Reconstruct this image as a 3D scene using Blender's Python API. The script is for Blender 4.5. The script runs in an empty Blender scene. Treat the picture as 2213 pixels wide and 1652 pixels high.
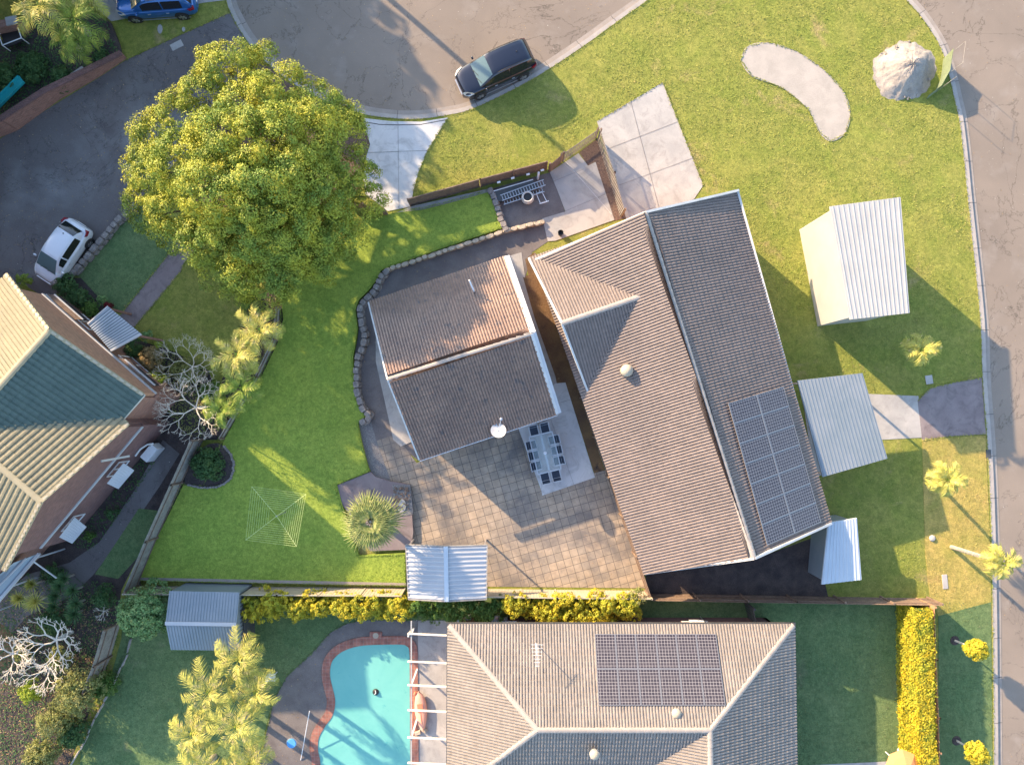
import bpy, math, random
import numpy as np
from mathutils import Vector, Matrix
R = math.radians
# ---------------------------------------------------------------- camera, sky, sun, exposure
scene = bpy.context.scene
F, CX, CY, CZ, TILT = 1480.0, 1106.5, 826.0, 41.0, R(2.2)
cam = bpy.data.cameras.new("camera"); camo = bpy.data.objects.new("camera", cam)
scene.collection.objects.link(camo); scene.camera = camo
cam.sensor_width = 36.0; cam.lens = 36.0 * F / 2213.0; cam.clip_end = 3000; cam.clip_start = .5
camo.location = (0, 0, CZ); camo.rotation_euler = (TILT, 0, 0)
SUN_EL = R(20.5); SH = Vector((.748, -.664)).normalized()      # direction the shadows fall
world = bpy.data.worlds.new("World"); scene.world = world; world.use_nodes = True
nt = world.node_tree; nt.nodes.clear()
sky = nt.nodes.new('ShaderNodeTexSky'); sky.sky_type = 'NISHITA'; sky.sun_disc = False
sky.sun_elevation = SUN_EL; sky.sun_rotation = math.atan2(-SH.x, -SH.y)
bg = nt.nodes.new('ShaderNodeBackground'); bg.inputs[1].default_value = .15
wo = nt.nodes.new('ShaderNodeOutputWorld'); nt.links.new(sky.outputs[0], bg.inputs[0]); nt.links.new(bg.outputs[0], wo.inputs[0])
sun = bpy.data.lights.new("sun", 'SUN'); sun.energy = 3.9; sun.angle = R(.6); sun.color = (1, .73, .45)
suno = bpy.data.objects.new("sun", sun); scene.collection.objects.link(suno)
sd = Vector((SH.x*math.cos(SUN_EL), SH.y*math.cos(SUN_EL), -math.sin(SUN_EL)))
suno.rotation_euler = (-sd).to_track_quat('Z', 'Y').to_euler(); suno.location = (-60, 50, 60)
scene.view_settings.view_transform = 'Standard'; scene.view_settings.look = 'None'
scene.view_settings.exposure = 1.74; scene.view_settings.gamma = 1
scene.render.engine = 'CYCLES'

# ---------------------------------------------------------------- measuring: a photo point at a real height -> a place
def P(X, Y, z=0.0):
    dx = (X-CX)/F; dy = -(Y-CY)/F; s, c = math.sin(TILT), math.cos(TILT)
    k = (z-CZ)/(s*dy-c)
    return Vector((dx*k, (c*dy+s)*k, z))
def P2(pts, z=0.0): return [P(x, y, z) for x, y in pts]
C = scene.collection
M = {}
# ---------------------------------------------------------------- mesh builder
class MB:
    def __init__(s): s.v = []; s.f = []; s.n = 0
    def add(s, vs, fs):
        b = s.n; s.v.extend([tuple(x) for x in vs]); s.f.extend([tuple(i+b for i in f) for f in fs]); s.n += len(vs); return s
    def box(s, c, d, rz=0.0, tilt=None):
        cx, cy, cz = c; hx, hy, hz = d[0]/2, d[1]/2, d[2]/2; cr, sr = math.cos(rz), math.sin(rz)
        vs = []
        for z in (-hz, hz):
            for x, y in ((-hx, -hy), (hx, -hy), (hx, hy), (-hx, hy)):
                vs.append((cx+x*cr-y*sr, cy+x*sr+y*cr, cz+z))
        return s.add(vs, [(3, 2, 1, 0), (4, 5, 6, 7), (0, 1, 5, 4), (1, 2, 6, 5), (2, 3, 7, 6), (3, 0, 4, 7)])
    def prism(s, pts, z0, z1):
        n = len(pts); pts = [(p[0], p[1]) for p in pts]
        a = sum(pts[i][0]*pts[(i+1) % n][1]-pts[(i+1) % n][0]*pts[i][1] for i in range(n))
        if a < 0: pts = pts[::-1]
        vs = [(x, y, z0) for x, y in pts]+[(x, y, z1) for x, y in pts]
        fs = [tuple(range(n-1, -1, -1)), tuple(range(n, 2*n))]+[(i, (i+1) % n, (i+1) % n+n, i+n) for i in range(n)]
        return s.add(vs, fs)
    def bar(s, p, q, w, h, up=(0, 0, 1)):
        p, q = Vector(p), Vector(q); d = (q-p)
        if d.length < 1e-6: return s
        d.normalize(); up = Vector(up)
        if abs(d.dot(up)) > .98: up = Vector((1, 0, 0))
        x = d.cross(up).normalized(); y = x.cross(d).normalized()
        vs = []
        for o in (p, q):
            for a, b in ((-1, -1), (1, -1), (1, 1), (-1, 1)): vs.append(o+x*(a*w/2)+y*(b*h/2))
        return s.add(vs, [(0, 1, 2, 3), (7, 6, 5, 4), (0, 4, 5, 1), (1, 5, 6, 2), (2, 6, 7, 3), (3, 7, 4, 0)])
    def tube(s, pts, rad, n=8):
        pts = [Vector(p) for p in pts]
        if not hasattr(rad, '__len__'): rad = [rad]*len(pts)
        vs = []; fs = []; m = len(pts); ref = Vector((.31, .17, .93))
        for i, p in enumerate(pts):
            d = (pts[min(i+1, m-1)]-pts[max(i-1, 0)]).normalized()
            r0 = ref if abs(d.dot(ref)) < .95 else Vector((1, 0, 0))
            x = d.cross(r0).normalized(); y = d.cross(x)
            for k in range(n):
                a = 2*math.pi*k/n; vs.append(p+(x*math.cos(a)+y*math.sin(a))*rad[i])
        for i in range(m-1):
            for k in range(n):
                k2 = (k+1) % n; fs.append((i*n+k, i*n+k2, (i+1)*n+k2, (i+1)*n+k))
        fs.append(tuple(range(n))[::-1]); fs.append(tuple(range((m-1)*n, m*n)))
        return s.add(vs, fs)
    def lathe(s, prof, c=(0, 0, 0), n=20):
        vs = []; fs = []
        for r, z in prof:
            for k in range(n):
                a = 2*math.pi*k/n; vs.append((c[0]+r*math.cos(a), c[1]+r*math.sin(a), c[2]+z))
        for i in range(len(prof)-1):
            for k in range(n):
                k2 = (k+1) % n; fs.append((i*n+k, i*n+k2, (i+1)*n+k2, (i+1)*n+k))
        fs.append(tuple(range(n))[::-1]); fs.append(tuple(range((len(prof)-1)*n, len(prof)*n)))
        return s.add(vs, fs)
    def poly(s, pts): return s.add(pts, [tuple(range(len(pts)))])
    def slab(s, pts, t):   # planar polygon in 3D with thickness t downwards along its normal
        pts = [Vector(p) for p in pts]; n = Vector((0, 0, 0))
        for i in range(len(pts)): n += (pts[i]-pts[0]).cross(pts[(i+1) % len(pts)]-pts[0])
        n.normalize()
        if n.z < 0: n = -n; pts = pts[::-1]
        k = len(pts); vs = pts+[p-n*t for p in pts]
        return s.add(vs, [tuple(range(k)), tuple(range(2*k-1, k-1, -1))]+[(i, i+k, (i+1) % k+k, (i+1) % k) for i in range(k)])
    def build(s, name, mat, parent=None, smooth=False, uv=False, loc=None, bevel=0):
        me = bpy.data.meshes.new(name)
        o3 = Vector((0, 0, 0))
        if parent is not None:
            q = parent
            while q is not None: o3 = o3+q.location; q = q.parent
        elif loc is not None: o3 = Vector(loc)
        V = np.array(s.v, dtype=np.float64).reshape(-1, 3)
        me.from_pydata((V-np.array(o3)).tolist(), [], s.f); me.update()
        if uv:
            L = me.uv_layers.new(name="UVMap"); uvs = np.zeros((len(me.loops), 2))
            for p in me.polygons:
                nx, ny, nz = p.normal
                h = math.hypot(nx, ny)
                for li in p.loop_indices:
                    co = V[me.loops[li].vertex_index]
                    if h > .5: uvs[li] = ((-ny*co[0]+nx*co[1])/h, co[2])
                    else: uvs[li] = (co[0], co[1])
            L.data.foreach_set('uv', uvs.ravel())
        if smooth: me.polygons.foreach_set('use_smooth', [True]*len(me.polygons))
        if mat is not None: me.materials.append(mat)
        o = bpy.data.objects.new(name, me); C.objects.link(o)
        if parent is not None: o.parent = parent
        elif loc is not None: o.location = loc
        if bevel:
            b = o.modifiers.new('b', 'BEVEL'); b.width = bevel; b.segments = 2; b.limit_method = 'ANGLE'
        return o
def thing(name, label, cat, loc=(0, 0, 0), group=None, rz=0.0):
    o = bpy.data.objects.new(name, None); C.objects.link(o); o.location = loc; o.rotation_euler = (0, 0, rz)
    o.empty_display_size = .2
    o['label'] = label; o['category'] = cat
    if group: o['group'] = group
    return o
def tag(o, label, cat, group=None, kind=None):
    if label: o['label'] = label
    if cat: o['category'] = cat
    if group: o['group'] = group
    if kind: o['kind'] = kind
    return o
def struct(name, mb, mat, **k):
    o = mb.build(name, mat, **k); o['kind'] = 'structure'; return o
def kids(o): return [c for c in list(bpy.data.objects) if c.parent == o]
def dup(o, loc=None, rz=None, label=None, scale=None, parent=None, ch=None):
    c = o.copy(); C.objects.link(c)
    if parent is not None: c.parent = parent
    if loc is not None: c.location = loc
    if rz is not None: c.rotation_euler = (0, 0, rz)
    if scale is not None: c.scale = (scale,)*3 if not hasattr(scale, '__len__') else scale
    if label: c['label'] = label
    for k in kids(o): dup(k, parent=c)
    return c
# ---------------------------------------------------------------- materials
def newmat(name):
    m = bpy.data.materials.new(name); m.use_nodes = True; t = m.node_tree
    return m, t, t.nodes['Principled BSDF']
def N(t, ty, **k):
    n = t.nodes.new(ty)
    for a, b in k.items(): setattr(n, a, b)
    return n
def noise(t, vec, scale, detail=4, rough=.6, dist=0):
    n = N(t, 'ShaderNodeTexNoise'); n.inputs['Scale'].default_value = scale; n.inputs['Detail'].default_value = detail
    n.inputs['Roughness'].default_value = rough; n.inputs['Distortion'].default_value = dist
    t.links.new(vec, n.inputs['Vector']); return n.outputs['Fac']
def ramp(t, fac, lo, hi, c0=(0, 0, 0, 1), c1=(1, 1, 1, 1)):
    r = N(t, 'ShaderNodeValToRGB'); e = r.color_ramp.elements
    e[0].position = lo; e[1].position = hi; e[0].color = c0; e[1].color = c1
    t.links.new(fac, r.inputs[0]); return r.outputs[0]
def mix(t, fac, a, b, mode='MIX'):
    m = N(t, 'ShaderNodeMix', data_type='RGBA', blend_type=mode)
    for i, x in ((0, fac), (6, a), (7, b)):
        if isinstance(x, (int, float)): m.inputs[i].default_value = x
        elif isinstance(x, tuple): m.inputs[i].default_value = x if len(x) == 4 else (*x, 1)
        else: t.links.new(x, m.inputs[i])
    return m.outputs[2]
def bumpn(t, bs, h, strength, dist=.05):
    b = N(t, 'ShaderNodeBump'); b.inputs['Strength'].default_value = strength; b.inputs['Distance'].default_value = dist
    t.links.new(h, b.inputs['Height']); t.links.new(b.outputs[0], bs.inputs['Normal'])
def coords(t, kind='Object', rot=0.0, scale=None):
    tc = N(t, 'ShaderNodeTexCoord')
    if rot or scale:
        mp = N(t, 'ShaderNodeMapping'); mp.inputs['Rotation'].default_value = (0, 0, rot)
        if scale: mp.inputs['Scale'].default_value = scale
        t.links.new(tc.outputs[kind], mp.inputs[0]); return mp.outputs[0]
    return tc.outputs[kind]
def pm(name, c1, c2=None, s=1.0, rough=.8, bump=.0, bs=30, grain=.25, gs=30, spots=None, metal=0, spec=.5, lo=.35, hi=.65, bd=.03, coat=0, cracks=0, streak=0):
    """two tone mottled surface with fine grain; spots=(colour, scale, lo, hi)"""
    m, t, b = newmat(name); v = coords(t)
    c2 = c2 or tuple(x*.8 for x in c1)
    col = mix(t, ramp(t, noise(t, v, s, 6, .6, .3), lo, hi), c1, c2)
    if spots: col = mix(t, ramp(t, noise(t, v, spots[1], 5, .6), spots[2], spots[3]), col, spots[0])
    if cracks:
        for sc_, w_ in ((cracks, .0035), (cracks*1.7, .0016)):
            q = N(t, 'ShaderNodeMath', operation='SUBTRACT'); t.links.new(noise(t, v, sc_, 9, .62, .7), q.inputs[0]); q.inputs[1].default_value = .5
            a = N(t, 'ShaderNodeMath', operation='ABSOLUTE'); t.links.new(q.outputs[0], a.inputs[0])
            col = mix(t, 1.0, col, ramp(t, a.outputs[0], w_*.4, w_, (.55, .55, .55, 1), (1, 1, 1, 1)), 'MULTIPLY')
        big = ramp(t, noise(t, v, cracks*.7, 3, .5, 1.5), .3, .7, (.88, .88, .88, 1), (1.12, 1.12, 1.12, 1)); col = mix(t, 1.0, col, big, 'MULTIPLY')
        sp = ramp(t, noise(t, v, 9, 2, .5), .735, .76, (0, 0, 0, 1), (1, 1, 1, 1)); col = mix(t, sp, col, (.5, .48, .45, 1))
    if streak: col = mix(t, ramp(t, noise(t, v, streak, 7, .7, 1.2), .5, .72), col, tuple(x*.62 for x in c1))
    if grain:
        g = ramp(t, noise(t, v, gs, 3, .7), .25, .75, (1-grain,)*3+(1,), (1+grain,)*3+(1,))
        col = mix(t, 1.0, col, g, 'MULTIPLY')
    t.links.new(col, b.inputs['Base Color']); b.inputs['Roughness'].default_value = rough
    b.inputs['Metallic'].default_value = metal; b.inputs['Specular IOR Level'].default_value = spec
    b.inputs['Coat Weight'].default_value = coat
    if bump: bumpn(t, b, noise(t, v, bs, 4, .7), bump, bd)
    M[name] = m; return m
def grassm(name, c1, c2, c3=None, s=.55, lo3=.6, hi3=.75, bump=.9):
    m, t, b = newmat(name); v = coords(t)
    col = mix(t, ramp(t, noise(t, v, s, 5, .6, .6), .35, .65), c1, c2)
    if c3: col = mix(t, ramp(t, noise(t, v, s*.6, 8, .65, .4), lo3, hi3), col, c3)
    lowv = ramp(t, noise(t, v, 1.6, 5, .7, .8), .3, .7, (.80, .84, .82, 1), (1.18, 1.13, 1.12, 1)); col = mix(t, 1.0, col, lowv, 'MULTIPLY')
    mid = ramp(t, noise(t, v, 5, 4, .7, .5), .3, .7, (.72, .76, .72, 1), (1.28, 1.22, 1.2, 1))
    col = mix(t, 1.0, col, mid, 'MULTIPLY')
    g = ramp(t, noise(t, v, 28, 3, .8), .3, .7, (.62, .66, .6, 1), (1.4, 1.34, 1.3, 1))
    col = mix(t, 1.0, col, g, 'MULTIPLY')
    t.links.new(col, b.inputs['Base Color']); b.inputs['Roughness'].default_value = .95; b.inputs['Specular IOR Level'].default_value = .15
    h = mix(t, .5, noise(t, v, 9, 5, .75), noise(t, v, 40, 3, .7))
    bumpn(t, b, h, bump, .12)
    M[name] = m; return m
def leafm(name, c1, c2, c3=None, s=1.2, trans=.25, rough=.6, gs=9):
    m, t, b = newmat(name); v = coords(t)
    col = mix(t, ramp(t, noise(t, v, s, 4, .6), .38, .62), c1, c2)
    if c3: col = mix(t, ramp(t, noise(t, v, s*2.3, 4, .7), .55, .68), col, c3)
    g = ramp(t, noise(t, v, gs, 2, .7), .3, .7, (.6, .62, .6, 1), (1.4, 1.36, 1.3, 1))
    col = mix(t, 1.0, col, g, 'MULTIPLY')
    t.links.new(col, b.inputs['Base Color']); b.inputs['Roughness'].default_value = rough; b.inputs['Specular IOR Level'].default_value = .3
    tr = N(t, 'ShaderNodeBsdfTranslucent'); t.links.new(col, tr.inputs[0])
    ms = N(t, 'ShaderNodeMixShader'); ms.inputs[0].default_value = trans
    t.links.new(b.outputs[0], ms.inputs[1]); t.links.new(tr.outputs[0], ms.inputs[2])
    t.links.new(ms.outputs[0], t.nodes['Material Output'].inputs[0])
    M[name] = m; return m
def brickm(name, c1, c2, mort, w=.24, h=.08, ms=.008, uv=True, rot=0.0, off=.5, rough=.85, var=.35, bump=.4, dirt=None):
    m, t, b = newmat(name); v = coords(t, 'UV' if uv else 'Object', rot)
    br = N(t, 'ShaderNodeTexBrick'); br.offset = off; br.squash = 1
    t.links.new(v, br.inputs['Vector'])
    br.inputs['Color1'].default_value = (*c1, 1); br.inputs['Color2'].default_value = (*c2, 1); br.inputs['Mortar'].default_value = (*mort, 1)
    br.inputs['Scale'].default_value = 1; br.inputs['Mortar Size'].default_value = ms; br.inputs['Mortar Smooth'].default_value = .1
    br.inputs['Brick Width'].default_value = w; br.inputs['Row Height'].default_value = h
    vo = coords(t)
    vg = coords(t, 'UV', 0, (1.3, 11, 1)) if uv else vo
    g = ramp(t, noise(t, vg, 2.2, 6, .65), .3, .7, (1-var,)*3+(1,), (1+var,)*3+(1,))
    col = mix(t, 1.0, br.outputs[0], g, 'MULTIPLY')
    if dirt: col = mix(t, ramp(t, noise(t, vo, dirt[1], 8, .7, .5), dirt[2], dirt[3]), col, mix(t, .75, col, dirt[0]))
    t.links.new(col, b.inputs['Base Color']); b.inputs['Roughness'].default_value = rough
    inv = N(t, 'ShaderNodeMath', operation='SUBTRACT'); inv.inputs[0].default_value = 1; t.links.new(br.outputs['Fac'], inv.inputs[1])
    bumpn(t, b, inv.outputs[0], bump, .01)
    M[name] = m; return m
def plain(name, c, rough=.5, metal=0, spec=.5, coat=0, trans=0, alpha=1, grain=.06):
    m, t, b = newmat(name); v = coords(t)
    g = ramp(t, noise(t, v, 12, 3, .7), .3, .7, (1-grain,)*3+(1,), (1+grain,)*3+(1,))
    t.links.new(mix(t, 1.0, (*c, 1), g, 'MULTIPLY'), b.inputs['Base Color'])
    b.inputs['Roughness'].default_value = rough; b.inputs['Metallic'].default_value = metal
    b.inputs['Specular IOR Level'].default_value = spec; b.inputs['Coat Weight'].default_value = coat; b.inputs['Coat Roughness'].default_value = .03
    b.inputs['Transmission Weight'].default_value = trans; b.inputs['Alpha'].default_value = alpha
    M[name] = m; return m

grassm('verge_grass', (.29, .30, .085), (.225, .27, .062), (.40, .31, .17), s=.5, lo3=.58, hi3=.72)
grassm('lawn_grass', (.24, .345, .065), (.29, .38, .075), (.36, .40, .11), s=.5, lo3=.66, hi3=.8, bump=.6)
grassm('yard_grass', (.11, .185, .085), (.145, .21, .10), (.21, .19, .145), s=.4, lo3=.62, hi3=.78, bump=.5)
grassm('dry_grass', (.46, .36, .13), (.34, .32, .09), (.40, .27, .14), s=.5)
pm('asphalt_road', (.245, .203, .168), (.205, .17, .142), s=.25, rough=.9, bump=.5, bs=60, grain=.22, gs=38, spots=((.27, .235, .205), .5, .55, .75), bd=.01, cracks=.09)
pm('asphalt_drive', (.125, .11, .11), (.165, .15, .148), s=.16, rough=.8, bump=.5, bs=60, grain=.3, gs=40, spots=((.30, .30, .30), .11, .55, .75), bd=.01, cracks=.12)  # pale spots put whitish reflections into the driveway colour
pm('kerb_concrete', (.33, .29, .26), (.27, .24, .215), s=1.5, rough=.9, grain=.15, bump=.2)
pm('kerb_pale', (.40, .365, .335), (.33, .30, .28), s=1.5, rough=.9, grain=.12, bump=.2)
pm('concrete_white', (.60, .60, .60), (.52, .52, .53), s=.7, rough=.85, grain=.06, bump=.1, streak=1.1)
pm('concrete_pale', (.44, .42, .40), (.34, .33, .32), s=.8, rough=.85, grain=.12, bump=.15, streak=1.1)
pm('concrete_dark', (.13, .115, .115), (.19, .17, .165), s=.9, rough=.85, grain=.25, bump=.3, gs=22)
pm('concrete_mauve', (.20, .16, .165), (.25, .21, .21), s=.9, rough=.85, grain=.15, bump=.2, streak=1.1)
pm('pebble', (.14, .135, .145), (.26, .25, .24), s=14, rough=.85, grain=.5, bump=.6, gs=25)
pm('soil_dark', (.045, .035, .036), (.09, .068, .062), s=1.6, rough=.95, grain=.5, gs=18, bump=.8, bs=12, bd=.08)
pm('soil_brown', (.20, .12, .055), (.11, .065, .04), s=.8, rough=.95, grain=.3, gs=18, bump=.6, bs=12, bd=.05, spots=((.04, .03, .03), 1.1, .6, .7))
pm('mulch', (.10, .065, .055), (.20, .13, .10), s=9, rough=.95, grain=.5, gs=25, bump=.9, bs=20, bd=.06)
pm('off_white', (.43, .43, .42), (.38, .38, .375), s=.7, rough=.5, grain=.06)
pm('sand', (.37, .335, .30), (.27, .245, .225), s=1.8, rough=.95, grain=.2, gs=16, bump=.5, bs=9, bd=.05, spots=((.22, .19, .17), 6, .64, .72))
pm('pale_gravel', (.42, .38, .34), (.35, .32, .285), s=1.3, rough=.95, grain=.12, gs=16, bump=.3, bs=14, bd=.03)
brickm('pavers', (.40, .315, .235), (.31, .26, .21), (.10, .085, .075), w=.47, h=.47, ms=.013, uv=False, rot=R(-16), off=0, var=.22, bump=.3, dirt=((.12, .115, .12), .33, .45, .62))
brickm('brick_red', (.36, .17, .12), (.25, .115, .085), (.28, .22, .19))
brickm('brick_orange', (.50, .25, .15), (.38, .18, .11), (.40, .30, .22))
brickm('brick_mauve', (.24, .12, .105), (.17, .085, .08), (.20, .15, .14))
brickm('coping_brick', (.36, .15, .11), (.27, .11, .09), (.30, .22, .18), w=.2, h=.2, uv=False, off=0)
pm('tile_cream', (.27, .235, .145), (.215, .19, .12), s=1.2, rough=.7, grain=.12, gs=6, spots=((.30, .26, .18), 3.5, .62, .72))
pm('tile_grey', (.27, .235, .21), (.215, .19, .17), s=.8, rough=.6, grain=.16, gs=5, spots=((.15, .135, .125), 2.5, .6, .72))
pm('tile_brown', (.205, .125, .088), (.28, .175, .12), s=.7, rough=.42, grain=.3, gs=5, spots=((.10, .08, .075), 2.0, .58, .7), coat=.6)
pm('tile_tan', (.215, .17, .15), (.18, .145, .13), s=.6, rough=.6, grain=.2, gs=4, spots=((.12, .10, .09), 2.0, .62, .75))
pm('cap_cream', (.36, .31, .2), (.30, .26, .17), s=2, rough=.7, grain=.1)
pm('cap_grey', (.36, .325, .295), (.30, .27, .245), s=2, rough=.7, grain=.1)
pm('paint_white', (.60, .60, .59), (.52, .52, .51), s=2, rough=.5, grain=.04)
pm('paint_cream', (.46, .40, .30), (.40, .35, .26), s=1.5, rough=.7, grain=.08)
pm('render_tan', (.55, .46, .38), (.48, .40, .33), s=1.2, rough=.85, grain=.08)
pm('timber_brown', (.16, .11, .085), (.24, .17, .125), s=3, rough=.8, grain=.3, gs=9)
pm('timber_orange', (.50, .27, .15), (.40, .21, .12), s=3, rough=.8, grain=.2, gs=9)
pm('timber_grey', (.26, .24, .22), (.36, .34, .31), s=3, rough=.85, grain=.2, gs=9)
pm('bark', (.18, .14, .11), (.10, .08, .065), s=5, rough=.9, grain=.4, gs=20, bump=.8, bs=15)
pm('bark_pale', (.80, .73, .62), (.62, .56, .48), s=5, rough=.8, grain=.2, gs=20)
pm('palm_bark', (.46, .40, .32), (.32, .27, .22), s=6, rough=.85, grain=.25, gs=16)
pm('stone', (.30, .27, .25), (.19, .17, .165), s=5, rough=.9, grain=.3, gs=18, bump=.7, bs=14, spots=((.45, .42, .36), 4, .6, .7))
pm('block_cream', (.50, .43, .33), (.40, .34, .26), s=5, rough=.9, grain=.2, bump=.5)
pm('metal_roof', (.50, .56, .62), (.56, .61, .66), s=.6, rough=.4, grain=.05, metal=.2)
pm('metal_white', (.50, .51, .53), (.43, .45, .48), s=.6, rough=.4, grain=.06)
pm('metal_bluegrey', (.22, .27, .31), (.27, .31, .35), s=.6, rough=.45, grain=.06, metal=.2)
pm('metal_dark', (.06, .065, .07), (.09, .09, .095), s=2, rough=.5, grain=.1)
plain('steel', (.6, .6, .62), .35, .8)
plain('panel_frame', (.30, .30, .32), .4, .5)
plain('black', (.02, .02, .022), .5)
plain('rubber', (.025, .025, .027), .8)
plain('white', (.78, .78, .8), .45)
plain('glass_dark', (.012, .015, .02), .06, 0, .8)
plain('glass_teal', (.10, .16, .17), .08, 0, .8)
plain('sling', (.03, .045, .075), .6)
plain('chair_frame', (.55, .57, .60), .35, .3)
plain('orange_plastic', (.75, .24, .13), .4)
plain('pink_plastic', (.80, .42, .30), .5)
plain('teal_plastic', (.03, .40, .42), .35)
plain('blue_plastic', (.10, .36, .75), .4)
plain('green_cloth', (.15, .19, .115), .8, grain=.2)
plain('red_glass', (.25, .01, .02), .2)
plain('headlight', (.65, .66, .64), .15, .3)
plain('orange_canvas', (.80, .32, .12), .7)
plain('wire', (.62, .72, .30), .5)
def paint(name, c, metal=.35): return plain(name, c, .28, metal, .5, 1.0, grain=.02)
paint('car_navy', (.010, .013, .030), .3); paint('car_blue', (.015, .13, .42), .4); paint('car_white', (.70, .72, .78), 0)
def solarm():
    m, t, b = newmat('solar_cells'); v = coords(t)
    br = N(t, 'ShaderNodeTexBrick'); br.offset = 0; t.links.new(v, br.inputs['Vector'])
    br.inputs['Color1'].default_value = (.035, .030, .040, 1); br.inputs['Color2'].default_value = (.055, .048, .058, 1); br.inputs['Mortar'].default_value = (.36, .345, .36, 1)
    br.inputs['Scale'].default_value = 1; br.inputs['Mortar Size'].default_value = .0075; br.inputs['Brick Width'].default_value = .16; br.inputs['Row Height'].default_value = .16
    t.links.new(br.outputs[0], b.inputs['Base Color']); b.inputs['Roughness'].default_value = .25
    M['solar_cells'] = m
solarm()
def waterm():
    m, t, b = newmat('pool_water'); v = coords(t)
    col = mix(t, ramp(t, noise(t, v, .35, 5, .6, .5), .35, .65), (.15, .46, .42, 1), (.20, .53, .47, 1))
    col = mix(t, ramp(t, noise(t, v, 1.6, 7, .75, .4), .60, .72), col, (.06, .33, .36, 1))
    col = mix(t, ramp(t, noise(t, v, 5.5, 6, .8), .70, .74), col, (.05, .22, .23, 1))
    t.links.new(col, b.inputs['Base Color']); b.inputs['Roughness'].default_value = .08
    bumpn(t, b, noise(t, v, 3.5, 4, .6), .15, .05)
    M['pool_water'] = m
waterm()
leafm('leaf_bigtree', (.40, .41, .045), (.19, .28, .05), (.54, .50, .06), s=.6, gs=4, trans=.15)
leafm('leaf_dark', (.06, .14, .05), (.10, .19, .065), (.16, .24, .07))
leafm('leaf_green', (.09, .19, .04), (.14, .24, .05), (.22, .30, .08))
leafm('leaf_olive', (.20, .24, .07), (.32, .32, .12), (.42, .40, .18))
leafm('leaf_round', (.16, .31, .12), (.24, .38, .15), (.50, .54, .22), s=2.2)
leafm('leaf_yellow', (.64, .52, .04), (.42, .43, .045), (.20, .29, .04), s=1.3, gs=5)
leafm('leaf_tan', (.38, .28, .14), (.28, .24, .10), (.46, .40, .2))
leafm('leaf_lime', (.30, .40, .04), (.40, .46, .06))
leafm('leaf_red', (.20, .02, .03), (.12, .015, .02))
leafm('frond_gold', (.52, .48, .12), (.34, .38, .08), (.62, .52, .22), s=.8, gs=3)
leafm('frond_green', (.16, .26, .04), (.28, .34, .06), (.36, .38, .10), s=.8, gs=3)
leafm('frond_fan', (.34, .36, .14), (.24, .30, .10), (.48, .44, .22), s=1.2, gs=3)
leafm('yucca_leaf', (.07, .17, .07), (.12, .22, .09), (.26, .33, .12), s=.9, gs=3)
# ================================================================ generators
rs = np.random.RandomState
def mesh_np(name, V, F4, mat, parent=None, loc=None, smooth=False):
    """fast mesh of quads from arrays in world coordinates"""
    o3 = np.zeros(3); q = parent
    while q is not None: o3 += np.array(q.location); q = q.parent
    if parent is None and loc is not None: o3 = np.array(loc)
    V = (V-o3).astype(np.float32); me = bpy.data.meshes.new(name); nf = len(F4)
    me.vertices.add(len(V)); me.vertices.foreach_set('co', V.ravel())
    me.loops.add(nf*4); me.loops.foreach_set('vertex_index', F4.astype(np.int32).ravel())
    me.polygons.add(nf); me.polygons.foreach_set('loop_start', np.arange(0, nf*4, 4, dtype=np.int32))
    me.update(calc_edges=True)
    if smooth: me.polygons.foreach_set('use_smooth', [True]*nf)
    me.materials.append(mat); o = bpy.data.objects.new(name, me); C.objects.link(o)
    if parent is not None: o.parent = parent
    elif loc is not None: o.location = loc
    return o
def unit(a): return a/np.maximum(np.linalg.norm(a, axis=1, keepdims=True), 1e-9)
def leaves(pos, nrm, size, seed, jit=.55, asp=.55):
    r = rs(seed); n = len(pos); nr = unit(nrm+r.normal(0, jit, (n, 3))); t = unit(np.cross(nr, r.normal(0, 1, (n, 3)))); b = np.cross(nr, t)
    s = (size*r.uniform(.65, 1.35, n))[:, None]
    V = np.stack([pos-t*s, pos-b*s*asp+nr*s*.18, pos+t*s, pos+b*s*asp+nr*s*.18], 1).reshape(-1, 3)
    return V, np.arange(n*4).reshape(-1, 4)
def lobes_leaves(lobes, clump, per, size, seed, cover=1.0, zmin=-.45, jit=.55, squash=.85):
    """lobes: (x,y,z,r) -> clumps over each lobe's surface, leaves over each clump"""
    r = rs(seed); PP = []; NN = []
    for (x, y, z, rad) in lobes:
        k = max(4, int(cover*2.6*(rad/clump)**2))
        d = unit(r.normal(0, 1, (k*3, 3))); d = d[d[:, 2] > zmin][:k]
        c = np.array([x, y, z])+d*rad*r.uniform(.80, 1.04, (len(d), 1))*np.array([1, 1, squash])
        cr = clump*r.uniform(.55, 1.35, len(d))
        e = unit(r.normal(0, 1, (len(d)*per, 3))+np.repeat(d, per, 0)*.55)
        p = np.repeat(c, per, 0)+e*(np.repeat(cr, per)*r.uniform(.6, 1.05, len(e)))[:, None]*np.array([1, 1, .8])
        PP.append(p); NN.append(e*.9+np.repeat(d, per, 0)*.4+np.array([0, 0, .25]))
    return leaves(np.concatenate(PP), np.concatenate(NN), size, seed+1, jit)
def crown(name, lobes, clump, per, size, mat, parent, seed, **k):
    V, Fc = lobes_leaves(lobes, clump, per, size, seed, **k); return mesh_np(name, V, Fc, mat, parent)
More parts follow.
